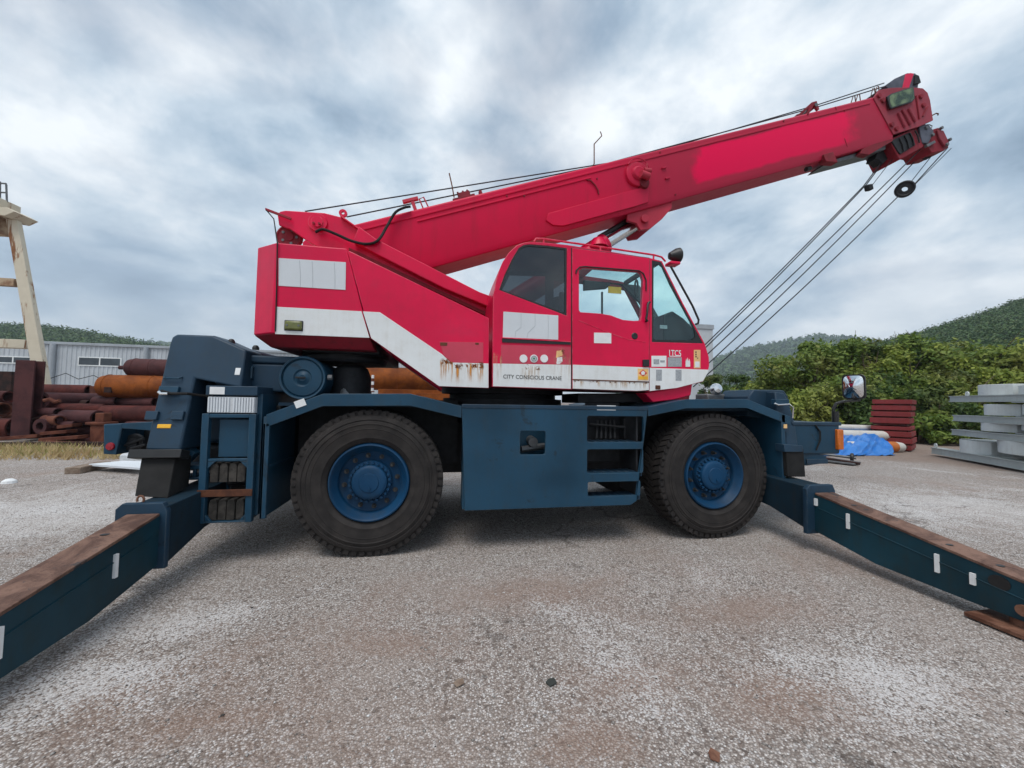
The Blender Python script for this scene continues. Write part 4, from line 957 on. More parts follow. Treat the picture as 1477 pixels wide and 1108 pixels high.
s, n = SN(*zp([(1100,600)])[0]); MB().lathe([(.05,-.02),(.10,-.03),(.11,-.02),(.095,0),(.11,.02),(.10,.03),(.05,.02)], BP(s, 0, n), (0, 1, 0), 24, True).build('jib_sheave', M['grime'], jb)
hk = [BP(s, -.15, n) for s, n in [SN(*z) for z in zp([(930,440),(1000,400),(1060,368),(1098,348),(1112,352),(1110,362)])]]
MB().tube(hk, .010, 6).build('latch_rod', M['rustbar'], boom)
hk = [BP(s, -.15, n) for s, n in [SN(*z) for z in zp([(1030,430),(1050,432),(1068,442),(1060,460)])]]; MB().tube(hk, .007, 6).build('shackle', M['steel'], boom)
m = MB()
for k in (495, 530, 640, 670):
    t_ = [SN(*z) for z in zp([(k, 262-(k-495)*.3), (k+18, 205-(k-495)*.4), (k+30, 200-(k-495)*.4), (k+36, 245-(k-495)*.3)])]; m.tube([BP(s, -.1, n) for s, n in t_], .007, 6)
m.build('rope_keeper', M['rustbar'], boom)
# ---- wire ropes
def rope(name, pts, r=.0085): return MB().tube([U(*q[:2], Y=q[2]) for q in pts], r, 7).build(name, M['rope'], crane)
rope('hoist_rope', [(440, 305, .1), (905, 231, .1), (1180, 151, .1), (1275, 120, .1)])
rope('hoist_rope', [(500, 313, -.05), (860, 240, -.05), (1180, 154, -.05), (1285, 122, -.05)])
def sag(a, b, Y, k=.0, n=8):
    o = []
    for i in range(n+1):
        t = i/n; o.append((a[0]+(b[0]-a[0])*t, a[1]+(b[1]-a[1])*t+k*math.sin(math.pi*t), Y))
    return o
rope('hanging_rope', [(1283, 218, -.02), (1246, 268, -.02)]+sag((1246, 268), (985, 528), -.02, 3)[1:])
rope('hanging_rope', [(1288, 215, .08), (1250, 266, .02)]+sag((1250, 266), (987, 531), .02, 4)[1:])
rope('limit_wire', [(1293, 222, -.1), (1259, 266, -.1)], .005)
rope('hanging_rope', sag((1327, 216), (988, 541), -.1, 4)); rope('hanging_rope', sag((1338, 214), (992, 552), .1, 6))
rope('hanging_rope', [(1367, 213, -.05), (1317, 268, -.05)]); rope('limit_wire', [(1350, 217, .06), (1312, 265, .06)], .006)
rope('hanging_rope', [(1372, 214, .0), (1320, 266, .0)], .006)
rope('hanging_rope', sag((1296, 283), (1000, 558), -.02, 5))
c = U(1253, 271, Y=-.05); part(MB().obox(c, (.045, 0, .01), (0, .04, 0), (-.01, 0, .045)), 'limit_weight', M['grime'], bevel=.012)
c = U(1305, 273, Y=-.05)
part(MB().lathe([(.04,-.035),(.09,-.035),(.11,-.05),(.128,-.04),(.128,.04),(.11,.05),(.09,.035),(.04,.035)], c, (-.70, -.60, -.20), 32, True), 'rope_weight', M['grime'])
c = U(982, 528, Y=0); 
hkb = MB().obox((c.x, 0, c.z-.35), (.10, 0, -.03), (0, .09, 0), (.03, 0, .20)); part(hkb, 'hook_block', M['red_dark'], bevel=.03)
part(MB().tube([(c.x+.02+.1*math.cos(a), 0, c.z-.68+.1*math.sin(a)) for a in np.linspace(1.9, 5.9, 14)], [.03]*6+[.03, .03, .028, .026, .024, .02, .016, .01], 8), 'hook', M['grime'])
# ------------------------------------------------------------------ cab
CB = -.34
def z4(pts): return [(680+a*.2505, 330+b*.2505) for a, b in pts]
outl = [(120,910),(122,600),(126,380),(150,270),(180,190),(215,137),(260,96),(300,80),(340,75),(430,80),(550,92),(800,131),(1030,168),(1098,186),(1215,420),(1345,662),(1368,740),(1370,790),(1362,825),(1335,880),(1180,920),(1020,938),(575,926)]
qwin = [(160,352),(190,270),(232,180),(272,112),(300,95),(335,90),(440,98),(550,112),(548,500)]
dwin = [(617,240),(640,228),(962,250),(974,262),(984,300),(976,500),(968,530),(930,532),(870,526),(830,512),(800,500),(740,490),(625,482),(617,470)]
fwin = [(1040,182),(1092,192),(1210,428),(1334,660),(1040,652)]
cabz = XZ(z4(outl), YS)
near_holes = [XZ(z4(h), YS) for h in (qwin, dwin, fwin)]
cabn = plate('cab', cabz, near_holes, YS, YS+.035, M['red'], crane, .006)
def shiftY(pts): return pts
far_hole2 = XZ(z4([(300,120),(545,130),(545,480),(230,370),(240,240)]), YS)
far_h3 = XZ(z4([(600,160),(1000,215),(1085,235),(1190,440),(1300,640),(1290,655),(980,640),(600,560)]), YS)
plate('cab_wall', cabz, [far_hole2, far_h3], CB-.035, CB, M['red_dark'], cabn, .006)
# roof / back / floor skins follow the outline between the two sides
def skin(name, idx, mat, th=.03):
    loop = [cabz[i] for i in idx]; m = MB()
    cxm = sum(p[0] for p in cabz)/len(cabz); czm = sum(p[1] for p in cabz)/len(cabz)
    for (a, b) in zip(loop[:-1], loop[1:]):
        d = Vector((b[0]-a[0], b[1]-a[1])); n = Vector((-d.y, d.x)).normalized()
        mid = Vector(((a[0]+b[0])/2-cxm, (a[1]+b[1])/2-czm))
        if n.dot(mid) > 0: n = -n
        q = [(a[0], a[1]), (b[0], b[1]), (b[0]+n.x*th, b[1]+n.y*th), (a[0]+n.x*th, a[1]+n.y*th)]
        m.prism(q, YS+.034, CB-.034)
    return m.build(name, mat, cabn)
skin('cab_back', range(0, 6), M['red']); skin('cab_roof', range(5, 12), M['red']); skin('cab_front', range(15, 20), M['red']); skin('cab_floor', [19, 20, 21, 22, 0], M['red_dark'])
skin('roof_window', [11, 12, 13], M['glass'], .008); skin('windscreen', [13, 14, 15], M['glass'], .008)
mid_r = MB()
for i in (13, 15):
    x, z = cabz[i]; mid_r.box(x-.05, x-.012, YS+.034, CB-.034, z-.03, z+.02)
mid_r.build('windscreen_frame', M['black'], cabn)
gp = lambda name, pts, mat, y=YS+.012: plate(name, XZ(z4(pts), YS), [], y, y+.006, mat, cabn, .001)
gp('rear_quarter_window', qwin, M['glass_dark']); gp('front_side_window', fwin, M['glass'])
# black ceramic border of the front window
plate('window_border', XZ(z4(fwin), YS), [XZ(z4([(1050,215),(1062,205),(1080,208),(1096,222),(1140,320),(1286,590),(1288,622),(1272,642),(1056,640),(1048,630)]), YS)], YS+.003, YS+.010, M['black'], cabn, .001)
plate('window_border', XZ(z4(qwin), YS), [XZ(z4([(172,350),(200,275),(240,186),(278,122),(303,105),(335,100),(440,108),(538,121),(536,483)]), YS)], YS+.004, YS+.010, M['black'], cabn, .001)
# door: frame plate proud of the cab side, with its own window
dout = [(578,112),(1022,172),(1018,930),(950,936),(578,922)]
door = plate('door', XZ(z4(dout), YS), [XZ(z4(dwin), YS)], YS-.016, YS-.002, M['red'], cabn, .005)
plate('door_window', XZ(z4(dwin), YS), [], YS-.008, YS-.003, M['glass'], door, .001)
m = MB(); dl = XZ(z4(dout), YS)
for a, b in zip(dl, dl[1:]+dl[:1]): m.tube([(a[0], YS-.003, a[1]), (b[0], YS-.003, b[1])], .009, 6)
m.build('door_seal', M['black'], door)
vz = XZ(z4([(598,262),(600,245),(620,225),(650,222),(960,246),(985,262),(1000,300),(1000,360)]), YS)
MB().tube([(x, YS-.022, z) for x, z in vz], .008, 6).build('rain_visor', M['black'], door)
p = U(*z4([(940, 618)])[0], Y=YS-.016); MB().lathe([(.001,-.004),(.03,-.006),(.038,0),(.038,.006)], p, (0, 1, 0), 20).build('door_lock', M['black'], door)
hz = XZ(z4([(1012,430),(1002,440),(998,500),(992,525),(1000,535)]), YS); MB().tube([(hz[0][0], YS-.01, hz[0][1])]+[(x, YS-.05, z) for x, z in hz]+[(hz[-1][0], YS-.01, hz[-1][1])], .013, 8).build('door_handle', M['black'], door)
m = MB().prism(XZ(z4([(980,755),(1014,755),(1014,795),(980,795)]), YS), YS-.035, YS-.015); m.build('hinge', M['black'], door, bevel=.004)
# crease pressed into the door skin
cz_ = XZ(z4([(615,530),(700,565),(800,605),(900,640),(1000,655)]), YS); MB().tube([(x, YS-.0155, z) for x, z in cz_], .004, 6).build('door_crease', M['red'], door)
def dec(name, x0, y0, x1, y1, mat, parent, off=.003, skew=0):
    p = XZ(z4([(x0, y0), (x1, y0+skew), (x1, y1+skew), (x0, y1)]), YS)
    return plate(name, p, [], YS-off, YS-off+.002, mat, parent, .0004)
dws = plate('white_stripe', XZ(z4([(580,784),(1017,800),(1017,929),(950,934),(580,921)]), YS), [], YS-.019, YS-.015, M['white'], door, .001)
dec('sticker', 702, 600, 801, 660, M['decal_w'], door, .0185, 2)
dsg = dec('warning_sign', 952, 806, 1013, 873, M['decal_p'], door, .0215, 1)
dec('warning_band', 956, 850, 1010, 868, M['decal_y'], dsg, .023, 1)
ps = XZ(z4([(982,812),(1006,832),(982,852),(958,832)]), YS); plate('warning_diamond', ps, [], YS-.0232, YS-.021, M['decal_r'], dsg, .0004)
ps = XZ(z4([(982,818),(994,828),(990,842),(974,842),(970,828)]), YS); plate('warning_mark', ps, [], YS-.0245, YS-.0225, M['decal_w'], dsg, .0004)
m = MB().prism(XZ(z4([(580,866),(1018,880),(1018,886),(580,872)]), YS), YS-.024, YS-.014); m.build('door_sill', M['rustbar'], door)
for (x0, y0, x1, y1) in ((580, 868, 780, 922), (780, 872, 1016, 934)):
    p = XZ(z4([(x0, y0), (x1, y1)]), YS); MB().add([(p[0][0], YS-.0205, p[1][1]), (p[1][0], YS-.0205, p[1][1]), (p[1][0], YS-.0205, p[0][1]), (p[0][0], YS-.0205, p[0][1])], [(0,1,2,3)]).build('rust_stain', M['rustrun2'], door)
# cab side decals and stripes
plate('white_stripe', XZ(z4([(124,776),(572,784),(572,922),(124,907)]), YS), [], YS-.004, YS+.002, M['white'], cabn, .001)
plate('white_stripe', XZ(z4([(1025,801),(1366,812),(1358,832),(1332,878),(1180,917),(1025,935)]), YS), [], YS-.004, YS+.002, M['white'], cabn, .001)
sh = plate('cover_sheet', XZ(z4([(184,478),(499,500),(499,640),(180,626)]), YS), [], YS-.006, YS+.002, M['whitesheet'], cabn, .001)
for pts in ([(285,488),(285,570),(255,590),(250,628)], [(365,492),(366,560),(325,600),(318,632)], [(440,498),(442,560),(440,638)]):
    MB().tube([(x, YS-.0068, z) for x, z in XZ(z4(pts), YS)], .0012, 5).build('crease', M['decal_g'], sh)
MB().prism(XZ(z4([(176,632),(570,655),(570,668),(176,655)]), YS), YS-.010, YS+.002).build('vent_gap', M['black'], cabn)
MB().prism(XZ(z4([(176,626),(570,650),(570,655),(176,632)]), YS), YS-.016, YS+.002).build('vent_lip', M['red'], cabn, bevel=.003)
ptch = plate('faded_patch', XZ(z4([(170,668),(572,680),(572,782),(170,774)]), YS), [], YS-.0032, YS+.002, M['red_faded'], cabn, .001)
for i, cx_ in enumerate((300, 360, 419)):
    p = U(*z4([(cx_, 748)])[0], Y=YS-.006)
    lo = MB().lathe([(.001,-.003),(.040,-.003),(.042,0),(.042,.003)], p, (0, 1, 0), 24).build('round_emblem', M['decal_w'], cabn)
    if i == 1:
        MB().lathe([(.018,-.005),(.032,-.005),(.032,-.002),(.018,-.002)], p, (0, 1, 0), 24, True).build('emblem_ring', M['decal_g'], lo)
        MB().lathe([(.001,-.005),(.012,-.005),(.012,-.002)], p, (0, 1, 0), 16).build('emblem_centre', plain('green_decal', (.03, .22, .12), .5), lo)
fp2 = [((490,704),(520,700),(524,730),(486,745)), ((492,742),(522,738),(524,765),(490,768)), ((488,768),(520,768),(506,780),(490,780))]
for i, f_ in enumerate(fp2): plate('sticker', XZ(z4(f_), YS), [], YS-.005, YS-.002, M['decal_p'] if i == 0 else M['decal_w'], cabn, .0004)
a, b = U(*z4([(183, 848)])[0], Y=YS), U(*z4([(518, 860)])[0], Y=YS)
tx = text_mesh('lettering', 'CITY CONSCIOUS CRANE', a.x, b.x, (a.z+b.z)/2-.004, YS-.0055, .040, M['ink'], cabn, 0)
tx.rotation_euler = (0, R(.3), 0)
a, b = U(*z4([(1138, 715)])[0], Y=YS), U(*z4([(1206, 717)])[0], Y=YS)
text_mesh('lettering', '1TC5', a.x, b.x, a.z, YS-.003, .068, M['decal_w'], cabn, .01)
dec('sticker', 1140, 732, 1204, 737, M['decal_w'], cabn); dec('sticker', 1036, 732, 1122, 795, M['decal_w'], cabn)
dec('sticker', 1129, 741, 1210, 795, M['decal_g'], cabn); st = dec('sticker', 1280, 698, 1318, 804, M['decal_p'], cabn)
dec('sticker_print', 1048, 752, 1080, 780, M['decal_g'], cabn, .005); dec('sticker_print', 1086, 758, 1112, 770, M['decal_g'], cabn, .005)
for k in range(3): dec('sticker_print', 1288, 707+k*13, 1295, 715+k*13, M['ink'], st, .005)
dec('sticker_print', 1300, 742, 1304, 750, M['ink'], st, .005); dec('sticker_print', 1286, 765, 1312, 798, M['decal_w'], st, .005)
fg = [(1232,795),(1232,765),(1236,748),(1240,765),(1244,742),(1249,765),(1254,750),(1258,770),(1258,795)]
plate('sticker', XZ(z4(fg), YS), [], YS-.005, YS-.002, M['decal_w'], cabn, .0004)
dec('sticker', 1062, 812, 1095, 875, M['decal_g'], cabn, .006); dec('sticker', 1174, 812, 1208, 875, M['decal_g'], cabn, .006)
for (x0, y0, x1, y1) in ((124, 700, 175, 905), (280, 778, 400, 900), (460, 672, 572, 905)):
    p = XZ(z4([(x0, y0), (x1, y1)]), YS); MB().add([(p[0][0], YS-.0062, p[1][1]), (p[1][0], YS-.0062, p[1][1]), (p[1][0], YS-.0062, p[0][1]), (p[0][0], YS-.0062, p[0][1])], [(0,1,2,3)]).build('rust_stain', M['rustrun2'], cabn)
q = U(*z4([(1072, 915)])[0], Y=YS); MB().box(q.x-.03, q.x+.03, YS-.012, YS+.01, q.z-.02, q.z+.025).build('latch', M['rustbar'], cabn, bevel=.006)
# lower front step under the cab
part(MB().prism(XZ(z4([(1010,945),(1190,915),(1290,890),(1280,960),(1180,985),(1060,1000)]), YS), YS+.05, CB), 'cab_step', M['red'], bevel=.01)
part(MB().prism(XZ(z4([(660,945),(1060,945),(1060,1000),(660,1005)]), YS), YS+.25, CB), 'cab_mount', M['grime'], bevel=.01)
# roof rail, work light, front grab rail
rl = XZ(z4([(368,62),(380,44),(420,45),(700,84),(1070,140),(1112,152),(1135,178)]), YS)
rail = MB().tube([(x, YS+.06, z) for x, z in rl], .011, 8)
for q in ((425, 46, 75), (755, 92, 122), (1066, 140, 165)):
    a = XZ(z4([q[:2], (q[0]-2, q[2]+12)]), YS); rail.tube([(a[0][0], YS+.06, a[0][1]), (a[1][0], YS+.06, a[1][1])], .010, 6)
rail.build('roof_rail', M['red'], cabn)
c = U(*z4([(1165, 155)])[0], Y=YS+.12)
wl = MB().lathe([(.001,-.01),(.075,-.01),(.085,.0),(.08,.04),(.04,.12),(.001,.13)], c+Vector((.07, 0, .01)), (-1, .1, -.12), 24).build('work_light', M['black'], cabn)
MB().lathe([(.001,-.014),(.07,-.012)], c+Vector((.07, 0, .01)), (-1, .1, -.12), 24).build('light_lens', M['alu'], wl)
MB().box(c.x-.08, c.x+.05, YS+.06, YS+.18, c.z-.12, c.z-.085).build('light_bracket', M['red'], cabn, bevel=.01)
gr_ = XZ(z4([(1162,208),(1180,240),(1290,440),(1325,520),(1322,540),(1308,545)]), YS); MB().tube([(x, YS+.05, z) for x, z in gr_], .012, 8).build('grab_rail', M['black'], cabn)
# inside the cab: seat, console, headliner
def czp(pts, Y): return XZ(z4(pts), Y)
seat = MB().prism(czp([(480,640),(700,640),(700,700),(480,700)], -.8), -1.0, -.58); seat.prism(czp([(430,420),(520,400),(560,640),(480,650)], -.8), -.98, -.60)
seat.build('seat', M['black'], cabn, bevel=.03)
con = MB().prism(czp([(1040,520),(1090,500),(1150,540),(1250,640),(1240,760),(1040,760)], -.85), -1.1, -.5); con.build('console', M['black'], cabn, bevel=.015)
q = U(*z4([(1105, 565)])[0], Y=-1.11); MB().box(q.x-.04, q.x+.05, -1.108, -1.102, q.z-.02, q.z+.02).build('console_label', M['decal_g'], cabn)
hd = MB().prism(czp([(640,300),(960,330),(1020,420),(1130,620),(1080,640),(960,430),(900,370),(860,330),(800,320),(770,350),(640,360)], CB-.05), CB-.09, CB-.05); hd.build('window_trim', M['black'], cabn, bevel=.01)
q = U(*z4([(826, 352)])[0], Y=CB-.1); MB().box(q.x-.09, q.x+.09, CB-.10, CB-.088, q.z-.045, q.z+.04).build('caution_label', M['decal_y'], cabn)
sw = U(*z4([(950, 340)])[0], Y=-.7); MB().tube([sw+Vector((.02*math.cos(a), 0, .10*math.sin(a))) for a in np.linspace(0, 2*math.pi, 17)], .012, 6).build('inner_mirror_rim', M['black'], cabn)
p0, p1 = U(*z4([(752, 365)])[0], Y=CB-.04), U(*z4([(752, 500)])[0], Y=CB-.04); MB().tube([p0, p1], .014, 6).build('window_bar', M['black'], cabn)
seat2 = U(*z4([(520, 420)])[0], Y=-1.0); MB().lathe([(.001,.0),(.03,.0),(.03,.25),(.001,.25)], seat2-Vector((0, 0, .15)), (0, 0, 1), 12).build('bottle_holder', M['decal_w'], cabn)

# ------------------------------------------------------------------ left background: warehouse
M['clad'] = paint('pale_grey_cladding', (.48, .51, .54), .5, .25, (.33, .32, .30), 0, .08)
M['cladtrim'] = paint('grey_trim', (.34, .37, .40), .5, .2, (.25, .23, .2), 0, .1)
M['winglass'] = plain('dark_window', (.045, .055, .065), .12, 0, .5, .2, 2)
A = U(0, 490, Z=5.0); B = U(240, 499.5, Z=5.0); wdir = (B-A); wdir.z = 0; wdir.normalize(); wn = Vector((wdir.y, -wdir.x, 0))
def WPt(t, z, off=0): return Vector((A.x, A.y, 0))+wdir*t+Vector((0, 0, z))+wn*off
wh = tag(empty('warehouse', WPt(10, 0)), 'long pale grey corrugated metal warehouse behind the rusty pipe pile', 'warehouse')
def wbox(t0, t1, z0, z1, o0, o1, name, mat, parent=wh, **k):
    return MB().loft([[WPt(t0, z0, o0), WPt(t1, z0, o0), WPt(t1, z0, o1), WPt(t0, z0, o1)], [WPt(t0, z1, o0), WPt(t1, z1, o0), WPt(t1, z1, o1), WPt(t0, z1, o1)]]).build(name, mat, parent, **k)
def wt_px(px, py, off=0):
    n = (wn.x, wn.y, 0); k = (A+wn*off).x*wn.x+(A+wn*off).y*wn.y; p = U(px, py, plane=(n, k)); return (p-A).x*wdir.x+(p-A).y*wdir.y, p.z
v = []; f = []
pit = .26; nn = int(44/pit)
for i in range(nn):
    t = -14+i*pit
    for dt, o in ((0, 0), (.11, 0), (.14, .035), (.23, .035)):
        v += [WPt(t+dt, 0, o), WPt(t+dt, 4.82, o)]
for i in range(nn*4-1): f.append((2*i, 2*i+2, 2*i+3, 2*i+1))
wall = MB().add(v, f).build('wall', M['clad'], wh, smooth=False)
wbox(-14.2, 30.2, 4.82, 5.0, -.3, .14, 'eave_gutter', M['cladtrim'], bevel=.02)
MB().loft([[WPt(-14.2, 4.98, .12), WPt(30.2, 4.98, .12), WPt(30.2, 4.9, .12), WPt(-14.2, 4.9, .12)], [WPt(-14.2, 6.2, -14), WPt(30.2, 6.2, -14), WPt(30.2, 6.1, -14), WPt(-14.2, 6.1, -14)]]).build('roof', M['clad'], wh)
wbox(-14, 30, 0, 4.8, -14, -13.8, 'back_wall', M['clad'])
for t in (-14, 29.8): wbox(t, t+.2, 0, 4.8, -13.8, -.05, 'end_wall', M['clad'])
for px0, px1 in ((-60, 45), (113, 175)):
    (t0, z1), (t1, z0) = wt_px(px0, 511.5 if px0 < 0 else 514.5, .05), wt_px(px1, 525.5 if px0 < 0 else 529.5, .05)
    fw = wbox(t0, t1, z0, z1, .0, .07, 'window', M['white'], bevel=.01)
    n = 2 if px0 > 0 else 4
    for k in range(n):
        a = t0+.06+(t1-t0-.06)*k/n; wbox(a, a+(t1-t0-.06)/n-.08, z0+.08, z1-.06, .06, .075, 'pane', M['winglass'], fw)
for px, w_ in ((77, .16), (211, .14)):
    t, _ = wt_px(px, 540); MB().cyl(WPt(t, .2, .16), WPt(t, 4.85, .16), w_, 14).build('downpipe', M['cladtrim'], wh)
# slack wire strung before the warehouse wall
sw = [U(x, y, Y=19) for x, y in ((60, 552), (75, 545), (95, 538.5), (113, 547), (135, 541.5), (150, 549), (165, 556))]
for q in (3, ):
    pass
tag(MB().tube(sw, .02, 5).build('slack_wire', M['grime'], None), 'thin black slack wire hanging before the warehouse wall', 'wire')

# gantry leg
M['gpaint'] = None
t = NT('peeling_cream_paint_with_rust'); k = t.ramp(t.noise(1, 7, .65, t.map(t.pos, (2.2, 2.2, .35)), .5), .55, .62)
kk = t.mix(t.noise(3, 5), (.54, .47, .36), (.70, .63, .50)); kk = t.mix(k, kk, t.mix(t.noise(9, 5), (.16, .06, .025), (.34, .16, .07)))
M['gpaint'] = t.pbr(kk, .7, normal=t.bump(t.noise(20, 4), .2, .01), spec=.3)
GY = 13.0
gl = tag(empty('gantry_crane', U(58, 600, Y=GY)*1.0), 'tall cream gantry crane leg with rust stains and peeling paint', 'gantry crane'); 
def gbox(p0, p1, w0, w1, d, name, mat=M['gpaint']):
    a, b = U(*p0, Y=GY), U(*p1, Y=GY)
    return MB().loft([[(a.x-w0/2, GY-d, a.z), (a.x+w0/2, GY-d, a.z), (a.x+w0/2, GY+d, a.z), (a.x-w0/2, GY+d, a.z)], [(b.x-w1/2, GY-d, b.z), (b.x+w1/2, GY-d, b.z), (b.x+w1/2, GY+d, b.z), (b.x-w1/2, GY+d, b.z)]]).build(name, mat, gl, bevel=.02)
gbox((72, 610), (20, 318), .44, .36, .10, 'leg')
M['rustpan'] = rusty('orange_rust_panel', (.22, .11, .06), (.48, .36, .24), .8, 1.5)
p, q = U(-60, 332, Y=GY), U(4, 300, Y=GY); MB().box(p.x, q.x, GY-.4, GY+.4, p.z, q.z).build('end_carriage', M['rustpan'], gl, bevel=.02)
p, q = U(-60, 300, Y=GY), U(11, 290, Y=GY); MB().box(p.x, q.x, GY-.5, GY+.5, p.z, q.z).build('girder', M['gpaint'], gl, bevel=.02)
pl_ = XZ([(9, 307), (28, 307), (39, 313), (25, 319), (9, 316)], GY); MB().prism(pl_, GY-.45, GY+.45).build('bracket', M['gpaint'], gl, bevel=.01)
p, q = U(-60, 409, Y=GY), U(24, 403, Y=GY); MB().box(p.x, q.x, GY-.1, GY+.1, p.z, q.z).build('brace', M['rustpan'], gl)
hr = MB()
for a, b in (((0, 292), (0, 262)), ((10, 292), (9, 266)), ((-40, 262), (9, 265)), ((-40, 276), (9, 278))): hr.tube([U(*a, Y=GY), U(*b, Y=GY)], .03, 6)
hr.build('handrail', M['steel'], gl)
p, q = U(-60, 500, Y=GY+2), U(43, 491, Y=GY+2); 
tag(MB().box(p.x, q.x, GY+1.8, GY+2.2, p.z, q.z).build('steel_girder', M['gpaint'], None, bevel=.02), 'rusty cream steel girder lying level with the warehouse eave', 'girder')

# ------------------------------------------------------------------ scrap pile
M['rr1'] = rusty('dark_red_rust', (.048, .011, .010), (.105, .024, .019), .8, 2.5)
M['rr2'] = rusty('brown_red_rust', (.085, .025, .016), (.16, .055, .032), .8, 3)
M['rr3'] = rusty('purple_brown_rust', (.045, .016, .018), (.085, .028, .028), .75, 2)
M['ror'] = rusty('orange_rust', (.14, .033, .005), (.27, .072, .010), .75, 1.6)
M['rdk'] = rusty('black_rust', (.018, .012, .011), (.05, .022, .018), .85, 4)
PG = 'rusty pipes in the scrap pile'
def pipe(px0, px1, py, rpx, Y, mat, label, skew=0, name='steel_pipe', hollow=True, group=PG):
    a, b = U(px0, py, Y=Y), U(px1, py, Y=Y); rad = rpx*(Y-CAM[1])/FPX
    b = Vector((b.x, Y+skew, a.z+.0))
    a = Vector((a.x, Y, a.z)); d = (b-a); L = d.length
    if hollow: prof = [(rad, 0), (rad, L), (rad*.78, L), (rad*.78, .0)]
    else: prof = [(.001, 0), (rad*.8, .02), (rad, rad*.35), (rad, L-rad*.3), (rad*.8, L), (.001, L)]
    o = MB().lathe(prof, a, d, 22, hollow).build(name, mat, None)
    return tag(o, label, 'pipe', group)
LBL = {'a': 'dark red rusted steel pipe lying in the scrap pile', 'b': 'brown rusted steel pipe lying in the scrap pile', 'c': 'purple brown rusted pipe lying in the scrap pile'}
rows = [(-40, 18, 572, 7, 10.5, 'a'), (-40, 16, 590, 8, 10.2, 'b'), (-40, 15, 617, 11, 9.6, 'a'), (85, 133, 576, 5, 11, 'b'), (50, 128, 563, 7.5, 11.8, 'a'),
        (137, 173, 579, 6, 10.2, 'c'), (174, 232, 580, 6, 10.3, 'c'), (76, 152, 590, 7, 9.9, 'a'), (94, 153, 602, 9, 9.3, 'c'), (151, 236, 598, 11.5, 9.6, 'a'),
        (60, 96, 594, 5, 9.6, 'c'), (66, 98, 606, 6, 9.0, 'b'), (80, 110, 613, 4.5, 8.9, 'c'), (100, 134, 620, 8, 9.2, 'c'), (150, 236, 620, 9, 9.9, 'c'),
        (228, 380, 600, 10, 9.6, 'a'), (228, 420, 620, 10, 10, 'c'), (380, 640, 598, 9, 10, 'b'), (420, 700, 620, 10, 10, 'a'), (235, 640, 580, 8, 11, 'c'),
        (640, 760, 600, 9, 10, 'c'), (16, 60, 604, 8, 10.6, 'b'), (40, 90, 626, 6, 9.8, 'c'), (16, 70, 584, 8, 11, 'a')]
mm_ = {'a': M['rr1'], 'b': M['rr2'], 'c': M['rr3']}
for (a, b, y, r_, Y, k) in rows:
    sz = 'thick' if r_ >= 9 else 'thin' if r_ < 6.5 else 'medium'
    wh_ = 'behind the maroon column' if b < 20 else 'under the crane body' if a > 300 else 'beneath the orange tank' if a > 130 else 'beside the maroon column'
    pipe(a, b, y, r_, Y, mm_[k], LBL[k].replace('lying in the scrap pile', 'in the scrap pile '+wh_).replace('steel pipe', sz+' steel pipe').replace('rusted pipe', 'rusted '+sz+' pipe'), skew=random.uniform(-.3, .3))
gp_ = np.random.default_rng(77)
for k in range(48):
    x0_ = gp_.uniform(50, 218); w_ = gp_.uniform(14, 60); y_ = gp_.uniform(578, 636); r_ = gp_.uniform(3.2, 7.5); Y_ = 10.6-(y_-584)/48*1.6+gp_.uniform(-.2, .4); kk_ = 'acc'[k % 3]
    o_ = pipe(x0_, x0_+w_, y_, r_, Y_, mm_[kk_] if k % 4 else M['rdk'], 'short scrap pipe wedged between the bigger pipes of the pile', skew=gp_.uniform(-.5, .5), group='short scrap pipes in the pile')
EG = 'short pipes with their open ends to the yard'
for (x, y, r_, Y) in ((57, 615, 9, 8.7), (73, 608, 8.5, 8.8), (62, 577, 9, 9.6)):
    a = U(x, y, Y=Y); rad = r_*(Y-CAM[1])/FPX
    o = MB().lathe([(rad, 0), (rad, 1.6), (rad*.55, 1.6), (rad*.55, 0)], a, (.25, 1, 0), 24, True).build('pipe_stub', M['rr3'], None)
    tag(o, 'short thick walled pipe with its open end facing the yard', 'pipe', EG)
# bigger pieces of the pile
def tank(px0, px1, py, rpx, Y, mat, name, label, nozzle=False):
    a, b = U(px0, py, Y=Y), U(px1, py, Y=Y); rad = rpx*(Y-CAM[1])/FPX; L = (b-a).length
    root = tag(empty(name, (a.x+L/2, Y, a.z-rad)), label, 'tank')
    MB().lathe([(.001, 0), (rad*.62, .02), (rad*.88, .10), (rad, .28), (rad, L-.28), (rad*.88, L-.1), (.001, L)], (a.x, Y, a.z), (1, 0, 0), 32).build('shell', mat, root)
    for t in (.30, L*.5): MB().lathe([(rad*1.0, -.02), (rad*1.03, -.015), (rad*1.03, .015), (rad*1.0, .02)], (a.x+t, Y, a.z), (1, 0, 0), 32).build('weld_band', mat, root)
    if nozzle: MB().cyl((a.x-.22, Y, a.z), (a.x+.05, Y, a.z), .07, 12).build('nozzle', mat, root)
    else: MB().box(a.x+.42, a.x+.62, Y-rad-.01, Y-rad*.5, a.z-rad*.55, a.z-rad*.1).build('opening', M['rdk'], root)
    return root, rad
tank(183, 260, 530.5, 11.8, 10.4, M['rr3'], 'steel_tank', 'dark brown cylindrical steel tank with nozzle on top of the pile', True)
tank(144, 300, 557, 14.3, 10.2, M['ror'], 'steel_tank', 'orange rusted cylindrical tank with square opening under the dark tank')
tank(505, 640, 545, 16, 9.8, M['ror'], 'steel_tank', 'orange rusted tank seen beneath the red crane cover')
